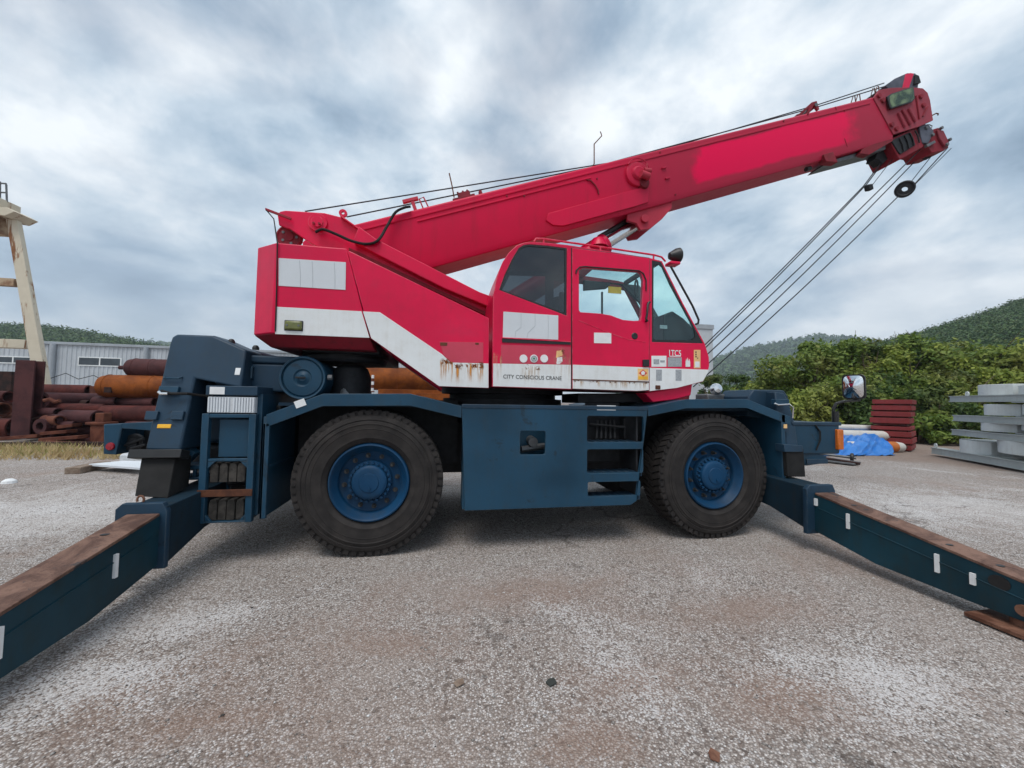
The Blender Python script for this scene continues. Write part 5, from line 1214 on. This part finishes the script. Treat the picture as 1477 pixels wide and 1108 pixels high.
# chalk scrawl on the upper tank
M['chalk'] = plain('chalk', (.5, .45, .44), .9)
def tpost(px0, px1, py0, py1, Y, d, mat, name, label, cat):
    a, b = U(px0, py1, Y=Y), U(px1, py0, Y=Y); fz = .05; w = b.x-a.x
    root = tag(empty(name, ((a.x+b.x)/2, Y+d/2, 0)), label, cat)
    MB().box(a.x, b.x, Y, Y+fz, max(0, a.z), b.z).build('flange', mat, root, bevel=.006); MB().box(a.x, b.x, Y+d-fz, Y+d, max(0, a.z), b.z).build('flange', mat, root, bevel=.006)
    MB().box((a.x+b.x)/2-.03, (a.x+b.x)/2+.03, Y+fz, Y+d-fz, max(0, a.z), b.z).build('web', mat, root)
    return root
r0 = tpost(14, 50, 520, 633, 9.2, .35, M['rr3'], 'steel_column', 'upright dark maroon steel column standing before the pipe pile', 'column')
cq = MB().tube([U(86, 578, Y=9), U(80, 580, Y=9), U(72, 576, Y=9), U(64, 578, Y=9)], .06, 8); tag(cq.build('bent_pipe', M['rr2'], None), 'crooked brown pipe elbow sticking up from the pile', 'pipe')
m = MB(); a, b = U(128, 640, Y=8.6), U(151, 612, Y=8.6); m.box(a.x, b.x, 8.6, 9.0, 0, b.z); c0, c1 = U(134, 612, Y=8.6), U(148, 596, Y=8.6); m.box(c0.x, c1.x, 8.65, 8.95, c0.z, c1.z)
c0, c1 = U(124, 613, Y=8.6), U(154, 609, Y=8.6); m.box(c0.x, c1.x, 8.55, 9.05, c0.z, c1.z)
tag(m.build('steel_stub_post', M['rr2'], None, bevel=.02), 'squat rusty flanged steel post at the front of the pile', 'post')
a, b = U(128, 576, Y=11.5), U(140, 557, Y=11.5); tag(MB().box(a.x, b.x, 11.5, 12, 0, b.z).build('steel_stanchion', M['rr2'], None, bevel=.01), 'rusty stanchion between the long red beam and the orange tank', 'post')
BG = 'flat scrap bars on the ground before the pile'
for (x0, y0, x1, y1, Y) in ((64, 634, 120, 630, 8.4), (66, 625, 104, 622, 8.6), (90, 616, 112, 613, 8.8), (70, 638, 128, 641, 8.2), (0, 633, 62, 628, 8.8)):
    a, b = U(x0, y0, Y=Y), U(x1, y1, Y=Y); d = (b-a)/2
    tag(MB().obox((a+b)/2, d, (0, .18, 0), (0, 0, .05)).build('scrap_bar', M['rr2'], None, bevel=.01), 'flat rusty scrap bar dropped at the foot of the pile', 'bar', BG)
a, b = U(-30, 560, Y=12), U(17, 536, Y=12); tag(MB().box(a.x, b.x, 12, 12.8, 0, b.z).build('steel_bin', M['rdk'], None, bevel=.01), 'dark rusty steel bin behind the maroon column', 'bin')
# rail / kerb before the pile
a = U(-200, 645, Z=.12); b = U(330, 645, Z=.12)
tag(MB().box(a.x, 2, 7.7, 7.85, 0, .14).build('steel_rail', M['rdk'], None, bevel=.01), 'long dark rusty rail on the ground between grass and pile', 'rail')
# rusty channels and a striped stand seen over the rear fender
for (x0, x1, y0, y1, Y) in ((545, 640, 572, 563, 8.5), (600, 690, 579, 569, 8.2)):
    a, b = U(x0, y0, Y=Y), U(x1, y1, Y=Y); m = MB().box(a.x, b.x, Y, Y+.03, a.z, b.z); m.box(a.x, b.x, Y+.03, Y+.3, b.z-.03, b.z); m.box(a.x, b.x, Y+.03, Y+.3, a.z, a.z+.03)
    m.box(a.x+.05, a.x+.2, Y+.04, Y+.28, 0, a.z); m.box(b.x-.2, b.x-.05, Y+.04, Y+.28, 0, a.z)
    tag(m.build('steel_channel', M['ror'], None, bevel=.006), 'orange rusted steel channel on short feet seen over the rear fender', 'channel', 'orange channels beyond the crane')
sp0 = U(534, 575, Y=6); top_ = U(534, 541, Y=6)
st = tag(empty('marker_post', (sp0.x, 6, 0)), 'short marker post banded red and white beyond the crane', 'post')
for k in range(5):
    for j, dx in enumerate((-.09, .05)):
        z0 = top_.z-.09*(k+1); MB().cyl((sp0.x+dx, 6, z0), (sp0.x+dx, 6, z0+.09), .035, 10).build('band', M['decal_w'] if (k+j) % 2 else M['rr2'], st)
    
MB().cyl((sp0.x-.02, 6, 0), (sp0.x-.02, 6, top_.z-.45), .05, 10).build('stem', M['rr2'], st); MB().box(sp0.x-.14, sp0.x+.10, 5.95, 6.05, top_.z-.47, top_.z-.44).build('crossbar', M['rr2'], st)
# dry grass
def blades(name, x0, x1, y0, y1, n, h, mat, seed, slope=0, kind='stuff'):
    g = np.random.default_rng(seed); x = g.uniform(x0, x1, n); y = g.uniform(y0, y1, n)
    dens = np.sin(x*1.7)+np.sin(x*.6+y*2.1)+g.normal(0, .6, n); keep = dens > -.9; x, y = x[keep], y[keep]; n = len(x); hh = h*g.uniform(.35, 1.15, n)
    an = g.uniform(0, 2*np.pi, n); w = g.uniform(.006, .014, n); lean = g.normal(0, .5, (n, 2))*hh[:, None]
    z = np.zeros(n); b0 = np.stack([x-np.cos(an)*w, y-np.sin(an)*w, z], 1); b1 = np.stack([x+np.cos(an)*w, y+np.sin(an)*w, z], 1)
    tp = np.stack([x+lean[:, 0], y+lean[:, 1], hh], 1); v = np.stack([b0, b1, tp], 1).reshape(-1, 3); f = np.arange(3*n).reshape(-1, 3)
    o = npmesh(name, v, f, mat, kind=kind); o['label'] = 'dry straw coloured grass strip before the pipe pile' if mat == M['straw'] else 'green weeds among the dry grass by the pile'; o['category'] = 'grass'; return o
blades('dry_grass', -16, -2.2, 5.2, 7.7, 13000, .20, M['straw'], 3); blades('green_weeds', -16, -2, 5.6, 7.7, 1500, .22, M['leaf_b'], 4)
# plank and pale sheets on the ground
a, b = U(104, 684, Z=.0), U(150, 674, Z=.0); d = (b-a)/2
tag(MB().obox((a+b)/2+Vector((0, 0, .06)), d, Vector((-d.y, d.x, 0)).normalized()*.12, (0, 0, .06)).build('timber_baulk', M['wood'], None, bevel=.01), 'brown timber baulk lying at the edge of the grass', 'timber')
pts = [U(a, b, Z=.10) for a, b in ((128, 672), (178, 667), (215, 668), (206, 678))]
tag(MB().loft([pts, [p+Vector((0, 0, .035)) for p in pts]]).build('steel_sheet', M['whitesheet'], None), 'pale white sheet lying flat behind the rear outrigger', 'sheet')
pts = [U(a, b, Z=.02) for a, b in ((172, 669), (178, 664), (214, 663), (212, 669))]
tag(MB().loft([pts, [p+Vector((0, 0, .18)) for p in pts]]).build('pale_box', M['alu'], None, bevel=.01), 'low pale grey box on the sheet behind the rear outrigger', 'box')
c = U(13, 697, Z=0); tag(MB().lathe([(.09, 0), (.08, .04), (.04, .07), (.001, .075)], c, (0, 0, 1), 10).build('crumpled_paper', M['decal_w'], None), 'small white crumpled scrap lying alone on the gravel', 'scrap')
for (x, y, mt, lb) in ((662, 985, M['wood'], 'small brown dead leaf lying flat on the gravel'), (795, 984, plain('dark_scrap', (.03, .035, .03), .6), 'small dark green scrap lying flat on the gravel'), (1030, 1090, M['rusttop'], 'small reddish wood chip on the gravel')):
    c = U(x, y, Z=.01); an = random.uniform(0, 3); e1 = Vector((math.cos(an), math.sin(an), .1)); e2 = Vector((-math.sin(an), math.cos(an), .05))
    pts = [c+e1*.028+e2*.012, c+e2*.022, c-e1*.026+e2*.014, c-e1*.022-e2*.02, c+e1*.02-e2*.022]
    tag(MB().loft([pts, [p+Vector((0, 0, .004)) for p in pts]]).build('litter', mt, None), lb, 'litter')

# ------------------------------------------------------------------ right background: stacks
M['primer'] = paint('grey_primer', (.36, .39, .38), .55, .3, (.24, .23, .21), 0, .1)
M['primer2'] = paint('pale_grey_primer', (.56, .59, .58), .55, .3, (.33, .32, .3), 0, .1)
M['redox'] = paint('red_oxide_primer', (.22, .028, .028), .55, .35, (.12, .03, .03), 0, .2)
S0 = U(1342, 657, Z=0); S1_ = U(1477, 683, Z=0); sd_ = (S1_-S0); sd_.z = 0; sd_.normalize(); sn_ = Vector((-sd_.y, sd_.x, 0))
if sn_.dot(Vector((1, 0, 0))) < 0: sn_ = -sn_
def SP(px, py): # point in the vertical plane of the stack's face
    return U(px, py, plane=((sn_.x, sn_.y, 0), S0.x*sn_.x+S0.y*sn_.y))
STG = 'grey primed steel beams in the stack'
def hbeam(px, yt, yb, label, L=4.6, off=0):
    a, b = SP(px, yt), SP(px, yb); z1, z0 = a.z, b.z; o = Vector((a.x, a.y, 0))+sn_*off
    m = MB()
    def bb(n0, n1, za, zb):
        m.loft([[o+sn_*n0+Vector((0, 0, za)), o+sn_*n1+Vector((0, 0, za)), o+sn_*n1+Vector((0, 0, zb)), o+sn_*n0+Vector((0, 0, zb))], [o+sd_*L+sn_*n0+Vector((0, 0, za)), o+sd_*L+sn_*n1+Vector((0, 0, za)), o+sd_*L+sn_*n1+Vector((0, 0, zb)), o+sd_*L+sn_*n0+Vector((0, 0, zb))]])
    bb(0, .28, z1-.022, z1); bb(0, .28, z0, z0+.022); bb(.025, .05, z0+.022, z1-.022)
    return tag(m.build('steel_beam', M['primer'], None), label, 'beam', STG)
for (px, yt, yb, lb) in ((1342, 645, 654, 'grey steel beam on the ground beneath the stacked ring segments'), (1371, 619, 627, 'grey steel beam above the lowest ring segments'), (1373, 598.5, 607, 'grey steel beam in the middle of the stack'), (1368, 571.5, 580, 'grey steel beam carrying the topmost ring segments')):
    hbeam(px, yt, yb, lb); 
    hbeam(px, yt, yb, lb, off=1.3)
def seg(px, yt, yb, w, label):
    a, b = SP(px, yt), SP(px, yb); o = Vector((a.x, a.y, 0)); pts_o = []; pts_i = []
    for k in range(11):
        t = k/10; bow = .35*math.sin(math.pi*t*.8+.3)
        pts_o.append(o+sd_*(w*t)+sn_*(.35-bow)); pts_i.append(o+sd_*(w*t)+sn_*(1.2))
    lp = pts_o+pts_i[::-1]
    return tag(MB().loft([[p+Vector((0, 0, b.z)) for p in lp], [p+Vector((0, 0, a.z)) for p in lp]]).build('ring_segment', M['primer2'], None, bevel=.01), label, 'ring segment', 'curved grey ring segments in the stack')
for (y0, y1, xs, lb) in ((556.5, 571, (1394, 1448), 'curved pale grey ring segment on top of the stack'), (583, 598.5, (1402, 1453), 'curved pale grey ring segment in the second tier of the stack'), (608, 620, (1398, 1452), 'curved pale grey ring segment in the third tier of the stack'), (632, 650, (1369, 1419), 'curved pale grey ring segment on the lowest beam')):
    for k, x in enumerate(xs): seg(x, y0, y1, (1.12 if k == 0 else 1.5), lb.replace('curved', 'shorter curved' if k == 0 else 'longer curved'))
for q in ((1346, 645), (1391, 571)):
    c = SP(*q); tag(MB().lathe([(.025, -.012), (.07, -.012), (.07, .012), (.025, .012)], c+Vector((0, 0, .05))+sn_*.06, sn_, 16, True).build('lifting_lug', M['primer2'], None), 'small grey lifting lug welded on the %s beam end' % ('lowest' if q[0] < 1380 else 'topmost'), 'lug')
# red slab stack
Rb = U(1258, 648, Z=0); Rc = U(1313, 650.5, Z=0); vd = Vector((Rb.x-CAM[0], Rb.y-CAM[1], 0)).normalized(); rd = Vector((vd.y, -vd.x, 0))*math.cos(R(7))-vd*math.sin(R(7)); wR = .98; rn = Vector((-rd.y, rd.x, 0))
if rn.dot(Vector((0, 1, 0))) < 0: rn = -rn
ys_ = [576, 584.5, 593.5, 602.5, 612.5, 622, 631.5, 641, 650]
def RZ(py): return U(1286, py, plane=((rn.x, rn.y, 0), Rb.x*rn.x+Rb.y*rn.y)).z
for k in range(8):
    z1, z0 = RZ(ys_[k])-.012, RZ(ys_[k+1])+.012; z0 = max(z0, 0)
    if k == 4: z1 -= .05
    jx = random.uniform(-.05, .05); o = Vector((Rb.x, Rb.y, 0))+rd*jx+rn*random.uniform(0, .05)
    lp = [o, o+rd*wR, o+rd*wR+rn*1.6, o+rn*1.6]
    root = tag(empty('steel_crate', (lp[0]+lp[2])/2+Vector((0, 0, z0))), 'flat dark red steel crate, %s of the square stack' % ('topmost', 'second from the top', 'third from the top', 'fourth from the top, above the gap', 'fourth from the ground, below the gap', 'third from the ground', 'second from the ground', 'lowest')[k], 'crate', 'flat dark red crates stacked before the shrubs')
    MB().loft([[p+Vector((0, 0, z0+.03)) for p in lp], [p+Vector((0, 0, z1)) for p in lp]]).build('plate', M['redox'], root, bevel=.008)
    ins = [o+rd*.06+rn*.05, o+rd*(wR-.06)+rn*.05, o+rd*(wR-.06)+rn*1.55, o+rd*.06+rn*1.55]
    MB().loft([[p+Vector((0, 0, z0-.025)) for p in ins], [p+Vector((0, 0, z0+.029)) for p in ins]]).build('foot', M['rr1'], root)
# buoys and tarpaulin
M['bw'] = paint('dirty_white_buoy', (.60, .58, .54), .5, .4, (.36, .3, .25), 0, .1)
M['bo'] = paint('orange_band', (.55, .16, .03), .5, .3)
M['tarp'] = None
t = NT('blue_tarpaulin'); M['tarp'] = t.pbr(t.mix(t.noise(3, 4), (.012, .12, .44), (.03, .22, .60)), .38, normal=t.bump(t.noise(9, 5), .3, .02))
def buoy(px0, py0, px1, py1, rpx, Y, label, band):
    a, b = U(px0, py0, Y=Y), U(px1, py1, Y=Y); d = (b-a); L = d.length; rad = rpx*(Y-CAM[1]+1.5)/FPX
    root = tag(empty('cylindrical_buoy', ((a+b)/2).xy.to_3d()), label, 'buoy')
    MB().lathe([(.001, 0), (rad*.5, .03), (rad*.85, .12), (rad, .3), (rad, L-.3), (rad*.85, L-.12), (rad*.5, L-.03), (.001, L)], a, d, 24).build('float_body', M['bw'], root)
    if band: MB().lathe([(rad+.004, L-.75), (rad+.008, L-.74), (rad+.008, L-.42), (rad+.004, L-.41)], a, d, 24).build('band', M['bo'], root)
    MB().cyl(b-d.normalized()*.02, b+d.normalized()*.08, .06, 10).build('end_eye', M['rr2'], root)
buoy(1192, 616, 1272, 618, 4.5, 6.3, 'white cylindrical buoy on top under the blue tarpaulin', False)
buoy(1198, 627, 1286, 629, 7.5, 5.8, 'white cylindrical buoy in the middle poking out from the tarpaulin', False)
buoy(1202, 644, 1304, 645, 8, 5.2, 'cylindrical buoy with orange band on the ground beside the tarpaulin', True)
# tarp: draped sheet with folds
nu, nv = 70, 44; TV = []; TF = []
tx0, tx1 = U(1180, 630, Y=5.6).x, U(1266, 630, Y=5.6).x
prof_y = [6.75, 6.2, 5.75, 5.35, 5.0, 4.80, 4.62, 4.45]; prof_z = [.42, .60, .56, .47, .36, .22, .06, .025]
for j in range(nv+1):
    vv = j/nv; y_ = float(np.interp(vv*7, range(8), prof_y)); z_ = float(np.interp(vv*7, range(8), prof_z))
    for i in range(nu+1):
        uu = i/nu; x_ = tx0+(tx1-tx0)*uu*(1+.22*vv)+.06*math.sin(vv*11)*uu+1.25*(y_-5.6)
        f_ = math.sin(uu*15+vv*7)+.6*math.sin(uu*33-vv*13+1)+.5*math.sin(uu*9+vv*23)+.35*math.sin(uu*57+vv*31)
        TV.append((x_, y_-.03*f_*(.4+vv), max(.014, z_+.028*f_*(.5+.5*math.sin(math.pi*vv))+.012*math.sin(uu*71+vv*43))))
for j in range(nv):
    for i in range(nu): a = j*(nu+1)+i; TF.append((a, a+1, a+nu+2, a+nu+1))
m = MB(); m.add(TV, TF); to = m.build('tarpaulin', M['tarp'], None); sm = to.modifiers.new('thick', 'SOLIDIFY'); sm.thickness = .01
tag(to, 'crumpled bright blue tarpaulin draped over the white buoys', 'tarpaulin')
# steel tow frame lying on the ground beyond the bumper
a, b = U(1192, 655, Z=.12), U(1240, 666, Z=.05)
tf = tag(empty('tow_frame', ((a+b)/2).xy.to_3d()), 'grey steel tow bar frame with small wheel lying before the tarpaulin', 'tow bar')
MB().tube([U(1165, 652, Z=.16), U(1235, 661, Z=.10)], .035, 8).build('bar', M['steel'], tf); MB().tube([U(1175, 659, Z=.10), U(1240, 669, Z=.06)], .035, 8).build('bar', M['rdk'], tf)
c = U(1229, 660, Z=.12); MB().lathe([(.03, -.03), (.11, -.03), (.12, 0), (.11, .03), (.03, .03)], c, (.6, -1, 0), 18, True).build('wheel', M['black'], tf)
pts = [U(a, b, Z=.03) for a, b in ((1172, 664), (1186, 660), (1242, 668), (1232, 671))]; MB().loft([pts, [p+Vector((0, 0, .03)) for p in pts]]).build('skid_plate', M['steel'], tf)
# pale grey block building far beyond the cab
a, b = U(972, 560, Y=34), U(1028, 469, Y=34)
gb = tag(empty('grey_building', ((a.x+b.x)/2, 36, 0)), 'pale grey block building rising beyond the crane cab', 'building')
MB().box(a.x, b.x, 34, 38, 0, b.z-.5).build('wall', M['clad'], gb); MB().box(a.x-.1, b.x+.1, 33.9, 38.1, b.z-.5, b.z).build('parapet', M['cladtrim'], gb)

# ------------------------------------------------------------------ vegetation
def leaf_cloud(cent, rad, n, size, g, flat=.75):
    """leaf quads filling lumpy clumps: cent (k,3), rad (k,)"""
    k = g.integers(0, len(cent), n); d = g.normal(size=(n, 3)); d /= np.linalg.norm(d, axis=1)[:, None]
    r = rad[k]*(g.uniform(0, 1, n)**.45)*(1+.25*np.sin(d[:, 0]*7+k)*np.cos(d[:, 1]*6+k*2)); p = cent[k]+d*r[:, None]*np.array([1, 1, flat])
    nrm = d*.7+g.normal(size=(n, 3))*.6+np.array([0, 0, .5]); nrm /= np.linalg.norm(nrm, axis=1)[:, None]
    a = np.cross(nrm, g.normal(size=(n, 3))); a /= np.linalg.norm(a, axis=1)[:, None]; b = np.cross(nrm, a)
    s = size*g.uniform(.5, 1.3, n)[:, None]; a = a*s; b = b*s*.55
    v = np.stack([p-a, p+b*.9-a*.1, p+a, p-b*.9-a*.1], 1).reshape(-1, 3); v[:, 2] = np.maximum(v[:, 2], .01)
    return v, np.arange(4*n).reshape(-1, 4)
def shrub(base, h, w, mat, label, seed, n=2600, leaf=.12, group='shrubs of the thicket', name='shrub', bare=False, cat='shrub'):
    g = np.random.default_rng(seed); base = Vector((base[0], base[1], 0)); root = tag(empty(name, base), label, cat, group)
    m = MB(); k = 3 if not bare else 6; nodes = []
    for i in range(k):
        an = i*6.28/k+g.uniform(-.5, .5); p0 = base+Vector((.05*math.cos(an), .05*math.sin(an), 0)); hh = h*g.uniform(.55, .85)
        p1 = base+Vector((w*.18*math.cos(an), w*.18*math.sin(an), hh*.5)); p2 = base+Vector((w*.36*math.cos(an), w*.36*math.sin(an), hh)); m.tube([p0, p1, p2], [.07, .045, .02], 6); nodes += [p1, p2]
        for q in range(4 if bare else 1):
            e = p1.lerp(p2, g.uniform(.2, 1)); tip = e+Vector((g.normal(0, .25)*w*.5, g.normal(0, .25)*w*.5, h*g.uniform(.1, .3))); m.tube([e, (e+tip)/2+Vector((.03, 0, .04)), tip], [.025, .018, .008], 5); nodes.append(tip)
    m.build('trunk', M['bark'], root)
    nc = 24; an = g.uniform(0, 6.28, nc); rr = w*.5*np.sqrt(g.uniform(0, 1, nc)); zz = h*(g.uniform(.10, .92, nc))
    rr *= np.sqrt(np.clip(1.15-(zz/h)**2, .1, 1)); cent = np.stack([base.x+rr*np.cos(an), base.y+rr*np.sin(an), zz], 1); rad = w*g.uniform(.08, .21, nc)
    v, f = leaf_cloud(cent, rad, n, leaf, g); npmesh('crown', v, f, mat, root, loc=tuple(base)); return root
# thicket along the right edge of the yard
spec = [ # px, py of the top, Y depth proxy distance along the ray, width, kind
 (1052, 538, 21, 3.0, 'c'), (1075, 545, 22, 3.0, 'b'), (1100, 540, 24, 3.4, 'b'), (1125, 528, 22, 3.6, 'b'), (1150, 512, 21, 4.0, 'a'), (1172, 500, 22, 4.2, 'a'), (1200, 488, 21, 4.4, 'a'), (1228, 484, 22.5, 4.4, 'a'),
 (1255, 488, 21, 4.4, 'c'), (1282, 482, 22, 4.6, 'a'), (1310, 490, 20.5, 4.4, 'b'), (1338, 488, 21.5, 4.6, 'c'), (1368, 492, 20, 4.6, 'a'), (1400, 498, 20, 4.4, 'b'), (1432, 502, 19, 4.4, 'a'), (1466, 505, 18.5, 4.4, 'a'), (1500, 500, 18, 4.6, 'b'), (1540, 500, 18, 4.6, 'a'),
 (1215, 545, 18.5, 3.0, 'a'), (1240, 560, 18, 2.6, 'c'), (1185, 560, 18.5, 2.8, 'b'), (1155, 570, 18.5, 2.6, 'b'), (1120, 575, 19, 2.6, 'b'), (1085, 575, 19, 2.6, 'b'), (1320, 560, 17, 2.6, 'c'), (1345, 575, 16.5, 2.4, 'c'), (1325, 600, 16, 2.0, 'a'), (1345, 545, 17.5, 2.8, 'a'), (1375, 540, 17.5, 3.0, 'c'), (1410, 535, 17.5, 3.0, 'b'), (1450, 538, 17, 3.0, 'b'), (1485, 535, 16.5, 3.0, 'b'), (1295, 555, 18, 2.8, 'a'), (1040, 580, 19, 2.4, 'c'), (1265, 520, 20, 3.2, 'b'), (1034, 524, 27, 2.2, 'c'), (1060, 528, 28, 2.6, 'c'), (1088, 522, 29, 2.8, 'c')]
KL = {'a': ('leaf', 'mid green leafy shrub growing'), 'b': ('leaf_b', 'yellow green leafy shrub growing'), 'c': ('leaf_c', 'dark green dense shrub growing')}
for i, (px, py, D, w, k) in enumerate(spec):
    p = U(px, py, D=D); h = p.z+(.35 if px > 1135 else 0)-w*(.08 if px > 1135 else .12)-(.25 if px < 1135 else 0); tall = 'tall' if h > 3.4 else 'low'
    where = 'beyond the crane cab' if px < 1110 else 'behind the bumper and its mirror' if px < 1205 else 'behind the red crate stack' if px < 1335 else 'behind the grey beam stack'
    shrub((p.x, p.y), h, w*1.12, M[KL[k][0]], '%s %s %s' % (tall, KL[k][1], where), 100+i, n=int(2600+1300*w), leaf=.085+.008*w)
p = U(1292, 466, D=21); shrub((p.x, p.y), p.z, 1.6, M['leaf_c'], 'thin half bare tree reaching above the thicket', 300, n=260, leaf=.09, group=None, name='bare_tree', bare=True, cat='tree')
p = U(1238, 478, D=21); shrub((p.x, p.y), p.z, 1.8, M['leaf'], 'slender sparse tree reaching above the shrubs by the mirror', 301, n=420, leaf=.10, group=None, name='sparse_tree', bare=True, cat='tree')

# ------------------------------------------------------------------ hills
def hills(name, ridge, D1, D0, mat_ground, mat_leaf, nclump, csize, label, seed, nleaf=46, lsize=.9):
    g = np.random.default_rng(seed); rx = np.array([r_[0] for r_ in ridge], float); ry = np.array([r_[1] for r_ in ridge], float)
    nu, nv = 90, 26; V = []
    def pt(x, t):
        y = np.interp(x, rx, ry); top = U(float(x), float(y), D=D1); foot = U(float(x), 585, D=D0); foot.z = -1.0
        q = foot.lerp(top, t); q.z = -1+(top.z+1)*(t**1.15)
        q.z += (math.sin(q.x*.11+seed)*math.cos(q.y*.09)+.5*math.sin(q.x*.31+q.y*.27))*.02*(D1-D0)*.25*math.sin(math.pi*t)
        return q
    for i in range(nu+1):
        x = rx[0]+(rx[-1]-rx[0])*i/nu
        for j in range(nv+1): V.append(tuple(pt(x, j/nv)))
        t_ = pt(x, 1); d = Vector((t_.x-CAM[0], t_.y-CAM[1], 0)).normalized(); V.append((t_.x+d.x*(D1-D0)*.7, t_.y+d.y*(D1-D0)*.7, -2))
    k = nv+2; F = [(i*k+j, (i+1)*k+j, (i+1)*k+j+1, i*k+j+1) for i in range(nu) for j in range(nv+1)]
    o = npmesh(name, V, F, mat_ground, smooth=True); o['kind'] = 'structure'
    if nclump:
        cs = []
        for _ in range(nclump):
            x = g.uniform(rx[0], rx[-1]); t = g.uniform(.05, 1)**.7; q = pt(x, t); cs.append((q.x, q.y, q.z))
        cs = np.array(cs)+np.array([0, 0, csize*.25]); rad = csize*g.uniform(.5, 1.1, nclump)
        v, f = leaf_cloud(cs, rad, nclump*nleaf, lsize, g, .8)
        o2 = npmesh('hill_forest', v, f, mat_leaf, kind='stuff'); o2['label'] = label; o2['category'] = 'forest'
t = NT('forest_floor'); M['forest'] = t.pbr(t.mix(t.ramp(t.noise(.12, 8, .7), .4, .6), (.025, .055, .018), (.055, .095, .030)), .9, spec=.1)
hills('hill', [(1180, 530), (1230, 512), (1290, 494), (1330, 484), (1360, 474), (1400, 462), (1440, 449), (1477, 436), (1560, 410), (1650, 390), (1760, 400)], 150, 40, M['forest'], M['leaf_far'], 4200, 2.8, 'dense green forest covering the near hillside', 5, 66, .40)
hills('hill', [(-260, 480), (-160, 470), (-80, 474), (0, 473), (35, 471), (60, 474), (95, 478), (130, 483), (165, 490), (200, 497), (260, 510), (330, 540)], 260, 90, M['forest'], M['leaf_far'], 3000, 4.6, 'dense green forest covering the hill behind the warehouse', 6, 44, .8)
hills('far_hill', [(900, 560), (990, 535), (1030, 522), (1060, 512), (1090, 503), (1125, 497), (1150, 494), (1180, 488), (1205, 489), (1240, 492), (1300, 500), (1400, 520), (1500, 540)], 900, 420, M['forest'], M['leaf_far'], 3000, 14.0, 'blue hazy forest covering the far mountain', 8, 24, 4.5)
hills('far_hill', [(120, 540), (170, 508), (205, 499), (230, 496), (260, 499), (320, 520), (420, 545), (560, 570)], 900, 420, M['forest'], M['leaf_far'], 1500, 14.0, 'blue hazy forest covering the ridge beyond the warehouse', 9, 24, 4.5)

# ------------------------------------------------------------------ loose stone chips on the yard
g = np.random.default_rng(21); n = 15000
# denser close to where one stands
xx = g.uniform(-4.5, 6.5, n*2); yy = -4.7+(g.uniform(0, 1, n*2)**1.6)*6.0; keep = g.uniform(0, 1, n*2) < .5; xx, yy = xx[keep], yy[keep]; n = len(xx)
s = .0035+.006*g.uniform(0, 1, n)**3
oct_ = np.array([(1,0,0),(-1,0,0),(0,1,0),(0,-1,0),(0,0,1),(0,0,-1)], float); fo = np.array([(0,2,4),(2,1,4),(1,3,4),(3,0,4),(2,0,5),(1,2,5),(3,1,5),(0,3,5)])
jit = g.uniform(.6, 1.3, (n, 6, 1)); V = oct_[None]*jit*s[:, None, None]*np.array([1.2, 1, .6]); an = g.uniform(0, 6.28, n); ca, sa = np.cos(an)[:, None], np.sin(an)[:, None]
V = np.stack([V[..., 0]*ca-V[..., 1]*sa+xx[:, None], V[..., 0]*sa+V[..., 1]*ca+yy[:, None], V[..., 2]+s[:, None]*.3], -1).reshape(-1, 3)
F = (fo[None]+np.arange(n)[:, None, None]*6).reshape(-1, 3)
t = NT('stone_chip'); r = t.geo.outputs['Random Per Island']; k = t.mix(t.ramp(r, 0, 1, smooth=False), (.16, .135, .12), (.42, .40, .38)); k = t.mix(t.ramp(r, .80, .84), k, (.66, .65, .64)); k = t.mix(t.ramp(r, .96, .97), k, (.06, .055, .05))
o = npmesh('loose_gravel', V, F, t.pbr(k, .85, spec=.25), kind='stuff'); o['label'] = 'loose pale stone chips scattered over the yard'; o['category'] = 'gravel'

# ------------------------------------------------------------------ haze
hb = MB().box(-1400, 1400, -60, 1300, -3, 190); t = NT('haze')
pv = t.n('ShaderNodeVolumePrincipled'); pv.inputs['Color'].default_value = (.80, .90, 1, 1); pv.inputs['Density'].default_value = .00042; pv.inputs['Anisotropy'].default_value = .2
t.put(t.out.inputs['Volume'], pv.outputs[0]); hz_o = hb.build('haze', t.mat, None, smooth=False); hz_o['kind'] = 'stuff'; hz_o['label'] = 'thin pale blue haze over the far hills'; hz_o['category'] = 'haze'
